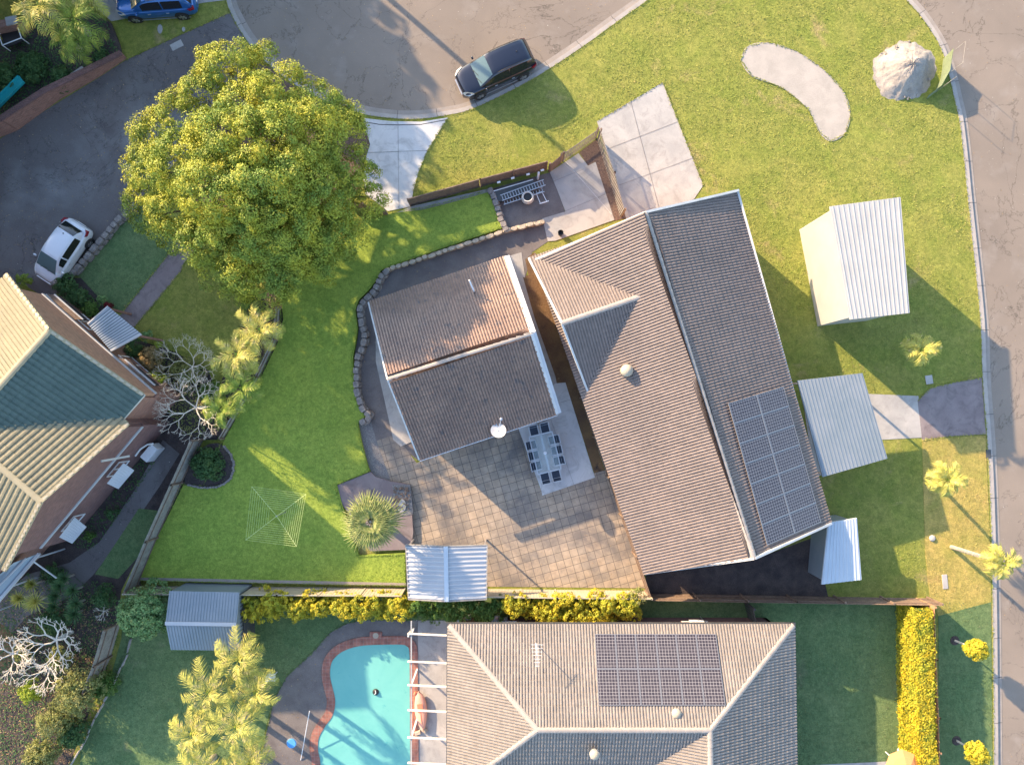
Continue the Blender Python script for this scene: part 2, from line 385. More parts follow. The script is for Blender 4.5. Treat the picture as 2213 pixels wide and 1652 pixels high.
def limbs(mb, base, lobes, r0, seed, fork=.45):
    r = random.Random(seed); base = Vector(base)
    cx = sum(l[0] for l in lobes)/len(lobes); cy = sum(l[1] for l in lobes)/len(lobes); cz = max(l[2] for l in lobes)
    fz = base.z+(cz-base.z)*fork; top = Vector((base.x*.6+cx*.4, base.y*.6+cy*.4, fz))
    mb.tube([base, base.lerp(top, .5)+Vector((r.uniform(-.1, .1), r.uniform(-.1, .1), 0)), top], [r0*1.25, r0, r0*.8], 8)
    for (x, y, z, rad) in lobes:
        e = Vector((x, y, z)); m = top.lerp(e, .5)+Vector((r.uniform(-.3, .3), r.uniform(-.3, .3), -.15*abs(z-fz)))
        mb.tube([top, m, e], [r0*.42, r0*.25, r0*.07], 5)
def ring_lobes(cx, cy, z0, z1, rx, ry, lr, n, seed):
    """domed crown made of many overlapping lobes around an ellipse"""
    r = random.Random(seed); out = []
    for i in range(n):
        t = math.sqrt((i+.5)/n); a = i*2.39996+r.uniform(-.25, .25); h = math.sqrt(max(0, 1-t*t))
        q = max(0, 1-lr/min(rx, ry))
        out.append((cx+rx*q*t*math.cos(a)*r.uniform(.9, 1.08), cy+ry*q*t*math.sin(a)*r.uniform(.9, 1.08), z0+(z1-z0)*h*.9+r.uniform(-.15, .15)*lr, lr*r.uniform(.78, 1.2)))
    return out
def shrub(name, label, X, Y, z, rpx, mat, seed, cat='shrub', clump=.16, per=26, size=.05, n=7, group=None, flat=1.0, lr=.5, trunk=True, ypx=None, z0=.1, zmin=-.3):
    c = P(X, Y, z*.75); sc = F/(CZ-z); rx = rpx/sc; ry = (ypx or rpx)/sc
    t = thing(name, label, cat, (c.x, c.y, z0), group)
    L = ring_lobes(c.x, c.y, z0+(z-z0)*.35, z, rx, ry, min(rx, ry)*lr, n, seed)
    L = [(a, b, max(z0+.15, cc-d*.8*flat), d) for a, b, cc, d in L]
    crown('foliage', L, clump, per, size, M[mat], t, seed, zmin=zmin)
    if trunk:
        mb = MB(); limbs(mb, (c.x, c.y, z0), L, max(.025, rx*.05), seed, .3); mb.build('stem', M['bark'], t)
    return t
def boxhedge(name, label, p0, p1, w, h, mat, seed, z0=.1, size=.055, dens=420, bulge=.22, lean=0, root=None, cat='hedge'):
    """clipped or loose hedge from p0 to p1 (world xy), width w, height h"""
    r = rs(seed); p0 = np.array(p0[:2]); p1 = np.array(p1[:2]); L = np.linalg.norm(p1-p0); d = (p1-p0)/L; nn = np.array([-d[1], d[0]])
    t = root or thing(name, label, cat, ((p0[0]+p1[0])/2, (p0[1]+p1[1])/2, z0))
    k = int(dens*L*(w+2*h)); P_, N_ = [], []
    ph = r.uniform(0, 6, 8)
    u = r.uniform(0, L, k); s = r.uniform(-h-w/2, h+w/2, k)
    top = np.abs(s) < w/2; side = np.sign(s)
    y = np.where(top, s, side*w/2); z = np.where(top, h, h-(np.abs(s)-w/2))
    bn = sum(np.sin(u*f+s*g+a) for f, g, a in ((3.1, 2.3, ph[0]), (7.7, -6.1, ph[1]), (12.3, 10.7, ph[2]), (21., -17., ph[3]), (1.1, 9., ph[4]), (33., 29., ph[5])))*.2+r.normal(0, .2, k)
    off = bulge*bn+r.normal(0, .035, k)
    rnd = np.clip((w/2-np.abs(y))/.25, 0, 1)
    z = z-np.where(top, (1-rnd)**2*.14, 0); ex = np.clip(np.minimum(u, L-u)/.3, 0, 1); z = z-(1-ex)**2*.3
    nx = np.where(top, 0, side); nz = np.where(top, 1., .15)
    y = y+off*np.where(top, .25*np.sign(s), side)*1.0; z = np.maximum(z+off*np.where(top, .6, .1), .03)
    pos = np.stack([p0[0]+d[0]*u+nn[0]*y, p0[1]+d[1]*u+nn[1]*y, z0+z], 1)
    nrm = np.stack([nn[0]*nx, nn[1]*nx, nz], 1)
    V, Fc = leaves(pos, nrm, size, seed+3, .6); mesh_np('foliage', V, Fc, M[mat], t)
    core = MB(); a = p0+d*.12; b = p1-d*.12; ww = w/2-.2
    core.prism([a+nn*ww, b+nn*ww, b-nn*ww, a-nn*ww], z0-.02, z0+h-.22); core.build('dark_core', M['leaf_dark'], t)  # solid core coloured dark for the shade deep between the leaves
    return t
# ---------------------------------------------------------------- palms
def frond_mesh(name, L, W, n, droop, seed, mat, rise=.5):
    """feather frond: curved midrib with leaflets, built along +x"""
    r = random.Random(seed); mb = MB(); pts = []
    for i in range(9):
        t = i/8; a = rise-droop*t; pts.append(Vector((0, 0, 0)) if i == 0 else pts[-1]+Vector((math.cos(a), math.sin(r.uniform(-.05, .05)), math.sin(a)))*(L/8))
    mb.tube(pts, [.022*(1-.85*i/8)+.003 for i in range(9)], 4)
    for i in range(n):
        t = .14+.86*i/(n-1); f = t*8; k = min(7, int(f)); p = pts[k].lerp(pts[k+1], f-k); d = (pts[k+1]-pts[k]).normalized()
        ll = W*(math.sin(math.pi*min(1, t*.82+.14))**.6)*r.uniform(.7, 1.2)
        for s in (-1, 1):
            o = Vector((d.x*.62, s*r.uniform(.6, .95), d.z*.62+r.uniform(-.1, .25))).normalized()
            q1 = p+o*ll*.5; q2 = p+o*ll+Vector((0, 0, -ll*r.uniform(.25, .6))); w = .021
            wv = d*w
            mb.add([p-wv, p+wv, q1+wv*1.3+Vector((0, 0, .004)), q1-wv*1.3, q2], [(0, 1, 2, 3), (3, 2, 4)])
    return mb
def fan_mesh(L, n, seed, pet=.62):
    r = random.Random(seed); mb = MB(); a0 = .35
    p1 = Vector((pet*math.cos(a0), 0, pet*math.sin(a0))); mb.bar((0, 0, 0), p1, .03, .02)
    for i in range(n):
        a = (i/(n-1)-.5)*R(205); l = L*(.72+.28*math.cos(a*.6))*r.uniform(.92, 1.05)
        d = Vector((math.cos(a)*.96, math.sin(a), .10*math.cos(a)-.1)).normalized(); side = Vector((-math.sin(a), math.cos(a), 0))
        m1 = p1+d*l*.5; w = l*.5*math.sin(R(205)/n*.5)*.9; tip = p1+d*l*.98+side*r.uniform(-.04, .04)+Vector((0, 0, -l*r.uniform(.10, .42)))
        fold = Vector((0, 0, .05))
        mb.add([p1, m1-side*w, m1+fold, m1+side*w, tip], [(0, 1, 2), (0, 2, 3), (1, 4, 2), (2, 4, 3)])
    return mb
_fr = {}
def palm(label, X, Y, z, Lf, n, mat='frond_gold', kind='feather', seed=1, base=None, group=None, cat='palm tree', tr=.13, z0=.1, name='palm_tree', rise=.55, droop=1.5, W=.5, lean=.65):
    c = P(X, Y, z); b = Vector((c.x, c.y, z0)).lerp(P(X, Y, z0), lean) if base is None else base
    t = thing(name, label, cat, b, group); r = random.Random(seed)
    mb = MB(); mb.tube([b, b.lerp(c, .5)+Vector((r.uniform(-.05, .05), r.uniform(-.05, .05), 0)), c-Vector((0, 0, .15))], [tr*1.4, tr, tr*.8], 9)
    for k in range(int((z-z0)/.22)):
        f = .04+k*.22/(z-z0)
        if f < .92: q = b.lerp(c, f); mb.tube([q, q+Vector((0, 0, .03))], [tr*1.12*(1.25-.4*f)]*2, 9)
    mb.build('trunk', M['palm_bark'], t)
    hb = MB(); hb.tube([c-Vector((0, 0, .5)), c-Vector((0, 0, .1)), c+Vector((0, 0, .18))], [tr*.95, tr*1.25, tr*.4], 9); hb.build('crownshaft', M['frond_green'] if kind == 'feather' else M['palm_bark'], t)
    for i in range(n):
        u = i/n; el = (u-.35)*1.15           # inner fronds stand up, outer ones hang
        key = (kind, mat, round(Lf, 1), i % 3, i % 4)
        if key not in _fr:
            mb = frond_mesh('frond', Lf, W, 19, droop+.25*(i % 3), seed*7+i, mat, rise) if kind == 'feather' else fan_mesh(Lf, 24, seed*5+i)
            me = mb.build('frond', M[mat]); _fr[key] = me.data; bpy.data.objects.remove(me)
        o = bpy.data.objects.new('frond', _fr[key]); C.objects.link(o); o.parent = t
        o.location = c-b; o.rotation_euler = (r.uniform(-.25, .25), -(.75-u*1.15 if kind == 'feather' else .8-u*1.05), i*2.39996+r.uniform(-.2, .2)); s = r.uniform(.85, 1.1)*(1 if kind == 'feather' else .62+.42*u); o.scale = (s, s, s)
    return t
_yu = {}
def yucca(label, X, Y, z, r_, mat, seed, group='spiky rosette plants below the left house'):
    c = P(X, Y, z); t = thing('yucca', label, 'yucca', (c.x, c.y, .1), group); r = random.Random(seed)
    mb = MB(); mb.tube([(c.x, c.y, .1), (c.x, c.y, z)], [.07, .05], 7); mb.build('stem', M['palm_bark'], t)
    mb = MB()
    for i in range(70):
        a = i*2.39996; e = .1+1.2*(1-i/70.)+r.uniform(-.1, .1); l = r_*r.uniform(.8, 1.1)
        d = Vector((math.cos(a)*math.cos(e), math.sin(a)*math.cos(e), math.sin(e))); s = Vector((-math.sin(a), math.cos(a), 0))*.022
        m = c+d*l*.6; tip = c+d*l+Vector((0, 0, -.12*l*(1.3-e))); mb.add([c-s*.6, c+s*.6, m+s, m-s, tip], [(0, 1, 2, 3), (3, 2, 4)])
    mb.build('leaf_rosette', M[mat], t); return t
def bare_tree(label, X, Y, z, rpx, seed, base=None, depth=5, r0=.09, mat='bark_pale', blunt=True, kids_n=3, cat='bare tree', group=None, z0=.1):
    c = P(X, Y, z*.6); b = Vector((c.x, c.y, z0)) if base is None else base; Rm = rpx/(F/(CZ-z))
    t = thing('bare_tree', label, cat, b, group); r = random.Random(seed); tk = MB(); br = MB()
    fork = Vector((c.x, c.y, z*.35)); tk.tube([b, b.lerp(fork, .5)+Vector((.05, .03, 0)), fork], [r0*1.5, r0*1.2, r0*1.05], 8)
    def grow(p, d, l, rad, k):
        q = p+d*l*.5+Vector((r.uniform(-1, 1), r.uniform(-1, 1), r.uniform(-.3, .6)))*l*.1
        e = q+(d+Vector((r.uniform(-.3, .3), r.uniform(-.3, .3), r.uniform(-.15, .2)))).normalized()*l*.5
        br.tube([p, q, e], [rad, rad*.85, rad*(.72 if not blunt or k > 0 else .9)], 5)
        if k <= 0: return
        for j in range(r.choice((2, kids_n)) if k > 1 else kids_n):
            a = r.uniform(.35, .85)*(1 if j % 2 else -1); ax = Vector((r.uniform(-.3, .3), r.uniform(-.3, .3), 1)).normalized()
            dd = (Matrix.Rotation(a, 3, ax) @ d); dd.z = dd.z*.7+r.uniform(-.05, .3); dd.normalize()
            grow(e, dd, l*r.uniform(.62, .85), rad*.66, k-1)
    for j in range(5):
        a = j*2*math.pi/5+r.uniform(-.3, .3); grow(fork, Vector((math.cos(a), math.sin(a), .55)).normalized(), Rm*.36, r0*.7, depth-1)
    tk.build('trunk', M[mat], t); br.build('branches', M[mat], t); return t
# ---------------------------------------------------------------- roofs
PROF = [(0, 0), (.05, 0), (.30, .02), (.36, .75), (.62, 1.), (.93, .8)]
def frame(pts):
    p0 = pts[0]; u = (pts[1]-pts[0]).normalized(); n = Vector((0, 0, 0))
    for i in range(1, len(pts)-1): n += (pts[i]-p0).cross(pts[i+1]-p0)
    n.normalize(); n = n if n.z > 0 else -n; v = n.cross(u)
    if v.z < 0: v = -v
    return p0, u, v, n
def tiles(mb, pts, du=.16, dv=.31, amp=.05, lip=.03, lift=.012, prof=PROF):
    """rows of raised roll tiles over a convex roof face whose first edge is the eave"""
    p0, u, v, n = frame(pts); Q = [((p-p0).dot(u), (p-p0).dot(v)) for p in pts]
    vmax = max(q[1] for q in Q)
    def iv(y):
        xs = []
        y = min(max(y, 1e-4), vmax-1e-4)
        for i in range(len(Q)):
            (a, b), (c, d) = Q[i], Q[(i+1) % len(Q)]
            if (b-y)*(d-y) <= 0 and abs(b-d) > 1e-9: xs.append(a+(c-a)*(y-b)/(d-b))
        return (min(xs), max(xs)) if len(xs) >= 2 else (0, 0)
    nr = int(math.ceil(vmax/dv)); vs = []; fs = []; rr = random.Random(int(abs(p0.x*100))+7)
    for j in range(nr):
        v0 = j*dv-(.02 if j else .05); v1 = min((j+1)*dv, vmax); a0, b0 = iv(max(v0, 0)); a1, b1 = iv(v1)
        k0 = int(math.floor(min(a0, a1)/du)); k1 = int(math.ceil(max(b0, b1)/du)); us = []; hs = []
        for k in range(k0, k1+1):
            jit = rr.uniform(-.007, .007)
            for fx, fh in prof: us.append((k+fx)*du); hs.append(fh*amp+jit)
        m = len(us); b = len(vs)
        for lv, (a, c), e in ((v0, (a0, b0), lip), (v1, (a1, b1), 0.)):
            for x, h in zip(us, hs):
                x = min(max(x, a), c); vs.append(p0+u*x+v*lv+n*(lift+h+e))
        for x in us:
            x = min(max(x, a0), b0); vs.append(p0+u*x+v*v0+n*(lift*.3))
        for i in range(m-1):
            w0 = (vs[b+i+1]-vs[b+i]).length; w1 = (vs[b+m+i+1]-vs[b+m+i]).length
            if w0 > 1e-5 or w1 > 1e-5:
                fs.append((b+i, b+i+1, b+m+i+1, b+m+i))
                if w0 > 1e-5: fs.append((b+2*m+i, b+2*m+i+1, b+i+1, b+i))
    mb.add(vs, fs)
def caps(mb, p, q, r=.13, L=.42, dz=.03):
    p, q = Vector(p)+Vector((0, 0, dz)), Vector(q)+Vector((0, 0, dz)); d = q-p; n = max(1, int(d.length/L)); d /= n
    s = d.normalized().cross(Vector((0, 0, 1))).normalized(); up = s.cross(d.normalized())
    for i in range(n):
        a, b = p+d*i, p+d*(i+1.06); vs = []
        for o, rr in ((a, r*1.06), (b, r*.92)):
            for k in range(7):
                t = math.pi*k/6; vs.append(o+s*(math.cos(t)*rr)+up*(math.sin(t)*rr*.62-.035))
        f = [(k, k+1, k+8, k+7) for k in range(6)]+[tuple(range(7)), tuple(range(13, 6, -1))]
        mb.add(vs, f)
def roof_faces(root, faces, tile, cap, ridges, du=.16, dv=.31, gutter=(), fascia='cap_grey', name='roof', gm='metal_dark', amp=.05, bargeb=(), bm='paint_white', capr=.13, lip=.028):
    sl = MB(); tl = MB()
    for pts in faces:
        pts = [Vector(p) for p in pts]; f0 = frame(pts); pts = [p-f0[3]*(p-f0[0]).dot(f0[3]) for p in pts]; sl.slab([p-Vector((0, 0, .004)) for p in pts], .10); tiles(tl, pts, du, dv, amp, lip)
    rf = sl.build(name, M['timber_grey'], root)
    tl.build('tiles', M[tile], rf)
    if ridges:
        cp = MB()
        for p, q in ridges: caps(cp, p, q, capr)
        cp.build('ridge_caps', M[cap], rf)
    if gutter:
        for p, q in gutter: g = MB(); g.bar(Vector(p)-Vector((0, 0, .09)), Vector(q)-Vector((0, 0, .09)), .12, .13); g.build('gutter', M[gm], rf)
    if bargeb:
        for p, q, w in bargeb: g = MB(); g.bar(Vector(p), Vector(q), w, .2); g.build('barge_board', M[bm], rf)
    return rf
def strip(path, d0, d1, z0, z1, mb=None):
    """band between two offsets of a world polyline (left of travel is positive)"""
    n = len(path); nm = []
    for i in range(n):
        a = Vector(path[max(i-1, 0)][:2]); b = Vector(path[min(i+1, n-1)][:2]); d = (b-a).normalized(); nm.append(Vector((-d.y, d.x)))
    mb = mb or MB(); A = [Vector(p[:2])+m*d0 for p, m in zip(path, nm)]; B = [Vector(p[:2])+m*d1 for p, m in zip(path, nm)]
    for i in range(n-1): 
        b = mb.n
        q = [A[i], A[i+1], B[i+1], B[i]]
        vs = [(x.x, x.y, z1) for x in q]+[(x.x, x.y, z0) for x in q]
        mb.add(vs, [(0, 1, 2, 3), (7, 6, 5, 4), (0, 4, 5, 1), (3, 2, 6, 7)]+([(0, 3, 7, 4)] if i == 0 else [])+([(1, 5, 6, 2)] if i == n-2 else []))
    return mb
def smoothpath(pts, k=6):
    out = []; n = len(pts)
    for i in range(n-1):
        p0, p1, p2, p3 = pts[max(i-1, 0)], pts[i], pts[i+1], pts[min(i+2, n-1)]
        for j in range(k):
            t = j/k; out.append(tuple(.5*((2*b)+(-a+c)*t+(2*a-5*b+4*c-d)*t*t+(-a+3*b-3*c+d)*t**3) for a, b, c, d in zip(p0, p1, p2, p3)))
    out.append(tuple(pts[-1])); return out
# ================================================================ the ground
G = .10
def ground(name, pts, z, mat, z0=-.08, sm=False):
    w = [tuple(P(x, y, z)[:2]) for x, y in (smoothpath(pts) if sm else pts)]
    return struct(name, MB().prism(w, z0, z), M[mat])
base = MB(); base.add([(-400, -400, -.09), (400, -400, -.09), (400, 400, -.09), (-400, 400, -.09)], [(0, 1, 2, 3)])
struct('ground', base, M['verge_grass'])
# kerb line: down the left side of the cul de sac, round its bowl, up its right side, round the corner and down the side road
K1 = smoothpath([(380, -900), (420, -300), (468, -60), (490, 0), (498, 25), (528, 80), (563, 122), (610, 165), (680, 208), (770, 244), (845, 257), (910, 258), (968, 250), (1018, 238), (1100, 200), (1172, 160), (1257, 104), (1332, 50), (1400, 2), (1500, -70), (1600, -120), (1700, -140), (1800, -125), (1890, -75), (1954, 0), (1984, 33), (2012, 73), (2032, 110), (2046, 155), (2060, 215), (2071, 265), (2081, 350), (2087, 413), (2095, 488), (2109, 618), (2117, 713), (2121, 826), (2130, 941), (2136, 1051), (2140, 1176), (2142, 1300), (2144, 1500), (2145, 1652), (2146, 1900), (2147, 2500)], 5)
KW = [P(x, y, 0) for x, y in K1]
vg = [tuple(p[:2]) for p in KW]+[(26.5, -160), (-160, -160), (-160, 160), (-60, 160)]
struct('nature_strip', MB().prism(vg, -.085, G), M['verge_grass'])
rd = [tuple(p[:2]) for p in strip(KW, .30, .31, 0, 0).v[0::8]][:0]
def off(path, d):
    o = []
    for i in range(len(path)):
        a = Vector(path[max(i-1, 0)][:2]); b = Vector(path[min(i+1, len(path)-1)][:2]); t = (b-a).normalized(); o.append((path[i][0]-t.y*d, path[i][1]+t.x*d))
    return o
road = off(KW, 0.05)+[(38, -130), (36, 0), (30, 40), (30, 140), (-40, 140)]
struct('asphalt_road', MB().prism(road, -.085, 0), M['asphalt_road'])
struct('kerb', strip(KW, .0, .26, -.08, G+.02), M['kerb_pale'])
struct('gutter_channel', strip(KW, .262, .56, -.08, .018), M['kerb_concrete'])
jt = MB(); acc = 0
for i in range(2, len(KW)-1):
    acc += (KW[i]-KW[i-1]).length
    if acc > 2.2:
        acc = 0; d = (KW[i+1]-KW[i]).normalized(); nn = Vector((-d.y, d.x, 0))
        a = KW[i]; jt.bar(a+nn*.0+Vector((0, 0, G+.018)), a+nn*.262+Vector((0, 0, G+.018)), .022, .012); jt.bar(a+nn*.262+Vector((0, 0, .017)), a+nn*.56+Vector((0, 0, .017)), .022, .010)
struct('kerb_joints', jt, M['black'])
# --- north west
ground('shared_driveway', [(499, 27), (425, 60), (350, 94), (272, 130), (215, 167), (125, 222), (0, 300), (-300, 420), (-400, 800), (-60, 760), (0, 600), (60, 620), (110, 650), (150, 592), (182, 556), (212, 521), (249, 477), (288, 445), (330, 400), (430, 300), (500, 200), (545, 118), (527, 80)], .112, 'asphalt_drive')
ground('neighbour_driveway', [(215, -200), (470, -200), (488, 0), (440, 6), (300, 35), (240, 46), (212, 20)], .112, 'concrete_pale')
ground('garden_bed_north', [(-300, 130), (0, 90), (90, 20), (215, 30), (238, 48), (255, 90), (262, 118), (210, 150), (120, 205), (0, 270), (-300, 400)], .33, 'soil_dark')
ground('mulch_under_tree', [(545, 118), (563, 128), (610, 170), (680, 215), (770, 250), (785, 258), (799, 312), (789, 337), (782, 400), (760, 430), (600, 470), (400, 430), (430, 300), (500, 200)], .107, 'mulch')
ground('white_driveway', [(783, 255), (845, 262), (910, 263), (968, 254), (923, 327), (905, 370), (893, 413), (887, 446), (838, 456), (790, 420), (786, 390), (792, 337), (800, 312)], .125, 'concrete_white')
ground('driveway_joint', [(785, 262), (820, 268), (860, 269), (910, 268), (964, 258), (963, 260), (910, 270), (860, 271), (820, 270), (785, 264)], .128, 'metal_dark', .05)
# --- left front garden
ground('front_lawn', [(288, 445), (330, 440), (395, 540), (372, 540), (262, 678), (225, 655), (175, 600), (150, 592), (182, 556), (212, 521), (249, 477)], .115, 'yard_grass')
ground('front_lawn_lower', [(400, 565), (520, 560), (540, 640), (520, 700), (480, 760), (440, 800), (380, 760), (300, 735), (290, 708), (390, 588)], .115, 'verge_grass')
ground('garden_path', [(372, 540), (385, 520), (420, 540), (400, 565), (390, 588), (290, 708), (280, 722), (250, 690), (262, 678)], .122, 'concrete_mauve')
ground('garden_bed_west', [(100, 600), (175, 600), (225, 655), (300, 725), (380, 750), (450, 800), (480, 870), (470, 950), (420, 950), (380, 1040), (330, 860), (200, 740)], .108, 'soil_dark')
ground('soil_west', [(-300, 800), (250, 860), (440, 880), (440, 940), (405, 1005), (360, 1080), (262, 1275), (250, 1380), (200, 1520), (150, 1652), (120, 2200), (-300, 2200)], .104, 'soil_dark')
ground('side_path', [(352, 950), (388, 980), (345, 1050), (290, 1130), (250, 1180), (200, 1243), (150, 1290), (60, 1330), (-100, 1500), (-140, 1400), (60, 1240), (150, 1215), (215, 1170), (290, 1060)], .112, 'asphalt_drive')
ground('side_lawn', [(300, 1098), (343, 1103), (333, 1165), (255, 1250), (205, 1240), (232, 1200)], .114, 'yard_grass')
ground('sunlit_earth', [(-100, 1310), (10, 1350), (40, 1385), (60, 1410), (20, 1450), (-100, 1480)], .115, 'soil_brown')  # lighter brown soil stands for sunlight falling on this patch
# --- the grassed lot in the middle, raised above the yard
LZ = .42
LAWN = [(605, 620), (690, 580), (750, 520), (785, 478), (848, 460), (913, 453), (973, 438), (1055, 415), (1073, 460), (1086, 492), (953, 537), (835, 578), (823, 584), (815, 603), (798, 625), (775, 648), (768, 668), (773, 708), (768, 745), (763, 768), (765, 826), (775, 876), (790, 899), (773, 914), (781, 956), (792, 998), (798, 1018), (728, 1046), (738, 1085), (775, 1200), (876, 1195), (877, 1262), (700, 1258), (300, 1250), (330, 1180), (398, 1045), (445, 1048), (488, 943), (550, 834), (565, 813), (600, 740), (612, 690)]
ground('raised_lawn', LAWN, LZ, 'lawn_grass', -.08)
ground('bed_under_palms', [(545, 640), (605, 620), (612, 690), (600, 740), (565, 813), (490, 940), (440, 948), (470, 850), (500, 760)], .25, 'soil_dark')
ground('garden_bed_round', [(398, 1048), (405, 1010), (428, 975), (455, 958), (480, 962), (497, 985), (503, 1010), (497, 1030), (480, 1045), (445, 1052)], LZ+.02, 'soil_dark', .0, True)
ground('lawn_edging', [(300, 1247), (700, 1255), (877, 1259), (877, 1264), (700, 1262), (296, 1253)], LZ+.02, 'kerb_concrete', .0)
# --- yard paving round the small building
ground('yard_concrete', [(835, 575), (1090, 495), (1086, 480), (1055, 410), (1190, 372), (1205, 410), (1222, 460), (1174, 472), (1184, 522), (1150, 545), (1135, 600), (1150, 680), (1205, 830), (1115, 905), (905, 995), (860, 960), (815, 955), (843, 1040), (806, 1030), (765, 900), (740, 800), (760, 640)], .112, 'concrete_dark')
ground('path_by_wall', [(888, 446), (1055, 408), (1057, 415), (973, 440), (913, 455), (850, 462)], .30, 'concrete_pale', -.08)
ground('paved_patio', [(814, 952), (855, 937), (900, 1000), (1118, 905), (1166, 1052), (1314, 1014), (1395, 1270), (1000, 1266), (877, 1266), (877, 1184), (888, 1184), (892, 1150), (886, 1047), (845, 1040)], .120, 'pavers')
ground('concrete_slab', [(1200, 828), (1222, 826), (1286, 1031), (1172, 1070), (1170, 1060), (1113, 905)], .135, 'concrete_white')
ground('concrete_path_east', [(1092, 555), (1127, 545), (1135, 600), (1130, 598), (1155, 686), (1200, 812), (1204, 832), (1150, 860)], .128, 'concrete_pale')
ground('verandah_slab', [(812, 700), (832, 700), (855, 800), (900, 935), (900, 950), (866, 964), (850, 950), (812, 780)], .15, 'concrete_pale')
ground('dirt_strip', [(1135, 560), (1155, 545), (1310, 1027), (1288, 1033), (1222, 826), (1203, 830), (1155, 686), (1130, 598), (1142, 594)], .118, 'soil_brown')
ground('yard_slab_north', [(1188, 372), (1250, 331), (1271, 358), (1287, 350), (1328, 475), (1200, 520), (1184, 521), (1172, 472), (1222, 457), (1205, 412)], .135, 'concrete_pale')
ground('mulch_strip', [(1252, 329), (1290, 300), (1306, 330), (1360, 470), (1328, 477), (1287, 350), (1271, 358)], .116, 'mulch')
ground('palm_bed_paving', [(728, 1048), (800, 1019), (812, 1030), (846, 1040), (886, 1047), (893, 1150), (888, 1184), (877, 1187), (800, 1190), (770, 1130), (738, 1088)], LZ-.05, 'concrete_mauve')
ground('pebble_path', [(766, 908), (800, 902), (813, 950), (845, 1040), (808, 1030), (792, 998), (781, 956)], .125, 'pebble')
ground('pebble_bed', [(848, 1047), (886, 1047), (893, 1110), (868, 1115), (850, 1080)], LZ-.03, 'pebble', .0)
# --- corner lot and street side
ground('corner_driveway', [(1290, 262), (1432, 178), (1520, 400), (1500, 430), (1355, 480), (1330, 380)], .122, 'concrete_pale')
ground('sand_patch', [(1600, 130), (1615, 100), (1660, 92), (1720, 110), (1780, 150), (1825, 200), (1838, 250), (1825, 290), (1795, 305), (1770, 285), (1745, 235), (1690, 190), (1625, 165), (1600, 130)], .128, 'pale_gravel', .0, True)
ground('crossover_driveway', [(1983, 865), (2010, 838), (2060, 826), (2122, 815), (2131, 938), (2050, 943), (1993, 950)], .124, 'concrete_mauve')
ground('corner_lot_path', [(1860, 850), (1985, 855), (1992, 945), (1900, 950), (1880, 1000), (1760, 1030), (1730, 830)], .120, 'concrete_pale')
ground('verge_south', [(1993, 950), (2050, 944), (2130, 940), (2140, 1176), (2142, 1300), (2028, 1330), (2010, 1290), (2000, 1200)], .118, 'dry_grass')
ground('corner_lot_dark_strip', [(1395, 1238), (1650, 1200), (1760, 1160), (1790, 1290), (1400, 1290)], .114, 'soil_dark')  # dark ground strip along the lower gable end
# --- southern neighbours
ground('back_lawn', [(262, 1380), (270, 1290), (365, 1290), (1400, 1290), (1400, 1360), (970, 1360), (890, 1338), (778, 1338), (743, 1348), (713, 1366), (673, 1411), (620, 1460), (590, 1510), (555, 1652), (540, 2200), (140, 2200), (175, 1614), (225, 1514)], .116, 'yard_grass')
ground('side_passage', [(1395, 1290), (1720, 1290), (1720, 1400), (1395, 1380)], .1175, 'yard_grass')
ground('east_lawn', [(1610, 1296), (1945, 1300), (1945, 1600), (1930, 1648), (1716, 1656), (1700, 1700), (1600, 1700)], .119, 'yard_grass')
ground('east_lawn_path', [(1600, 1655), (1716, 1654), (1800, 1650), (1940, 1643), (1950, 1670), (1700, 1690)], .125, 'concrete_pale')
ground('pool_deck', [(890, 1339), (778, 1339), (743, 1349), (713, 1366), (673, 1411), (620, 1460), (592, 1510), (560, 1652), (500, 2000), (980, 2000), (980, 1340)], .122, 'concrete_dark')
ground('pergola_paving', [(903, 1340), (1010, 1340), (1010, 2000), (903, 2000)], .128, 'concrete_pale')
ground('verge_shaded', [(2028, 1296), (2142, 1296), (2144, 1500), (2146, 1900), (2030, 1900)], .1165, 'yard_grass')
gp = MB()
for a, b in (((50, 20), (0, 0)),): pass
# the pool
POOL = smoothpath([(693, 1760), (691, 1652), (686, 1620), (688, 1592), (702, 1567), (718, 1543), (723, 1514), (718, 1488), (712, 1462), (713, 1438), (720, 1422), (735, 1408), (757, 1398), (785, 1392), (830, 1390), (868, 1390), (880, 1394), (886, 1404), (887, 1450), (888, 1600), (889, 1700), (888, 1850), (780, 1880), (700, 1840), (693, 1760)], 4)
W0 = [tuple(P(x, y, .14)[:2]) for x, y in POOL][:-1]
pc = P(800, 1600, 0)
pool = thing('swimming_pool', 'kidney shaped turquoise swimming pool with a red brick edge', 'swimming pool', (pc.x, pc.y, G))
wl = off([*W0, W0[0]], -.5)[:-1]
cop = MB(); n = len(W0)
ring_o = off([W0[-1], *W0, W0[0]], -.44)[1:-1]; ring_i = off([W0[-1], *W0, W0[0]], .04)[1:-1]
if True:
    def area(p): return sum(p[i][0]*p[(i+1) % len(p)][1]-p[(i+1) % len(p)][0]*p[i][1] for i in range(len(p)))
    if abs(area(ring_o)) < abs(area(ring_i)): ring_o = off([W0[-1], *W0, W0[0]], .44)[1:-1]; ring_i = off([W0[-1], *W0, W0[0]], -.04)[1:-1]
vs = [(x, y, .175) for x, y in ring_i]+[(x, y, .175) for x, y in ring_o]+[(x, y, .10) for x, y in ring_i]+[(x, y, .10) for x, y in ring_o]
cop.add(vs, [f for i in range(n) for j in [(i+1) % n] for f in ((i, j, n+j, n+i), (i, 2*n+i, 2*n+j, j), (n+i, n+j, 3*n+j, 3*n+i))])
cop.build('coping', M['coping_brick'], pool)
wb = MB(); wb.prism(W0, .05, .145); wb.build('water', M['pool_water'], pool)
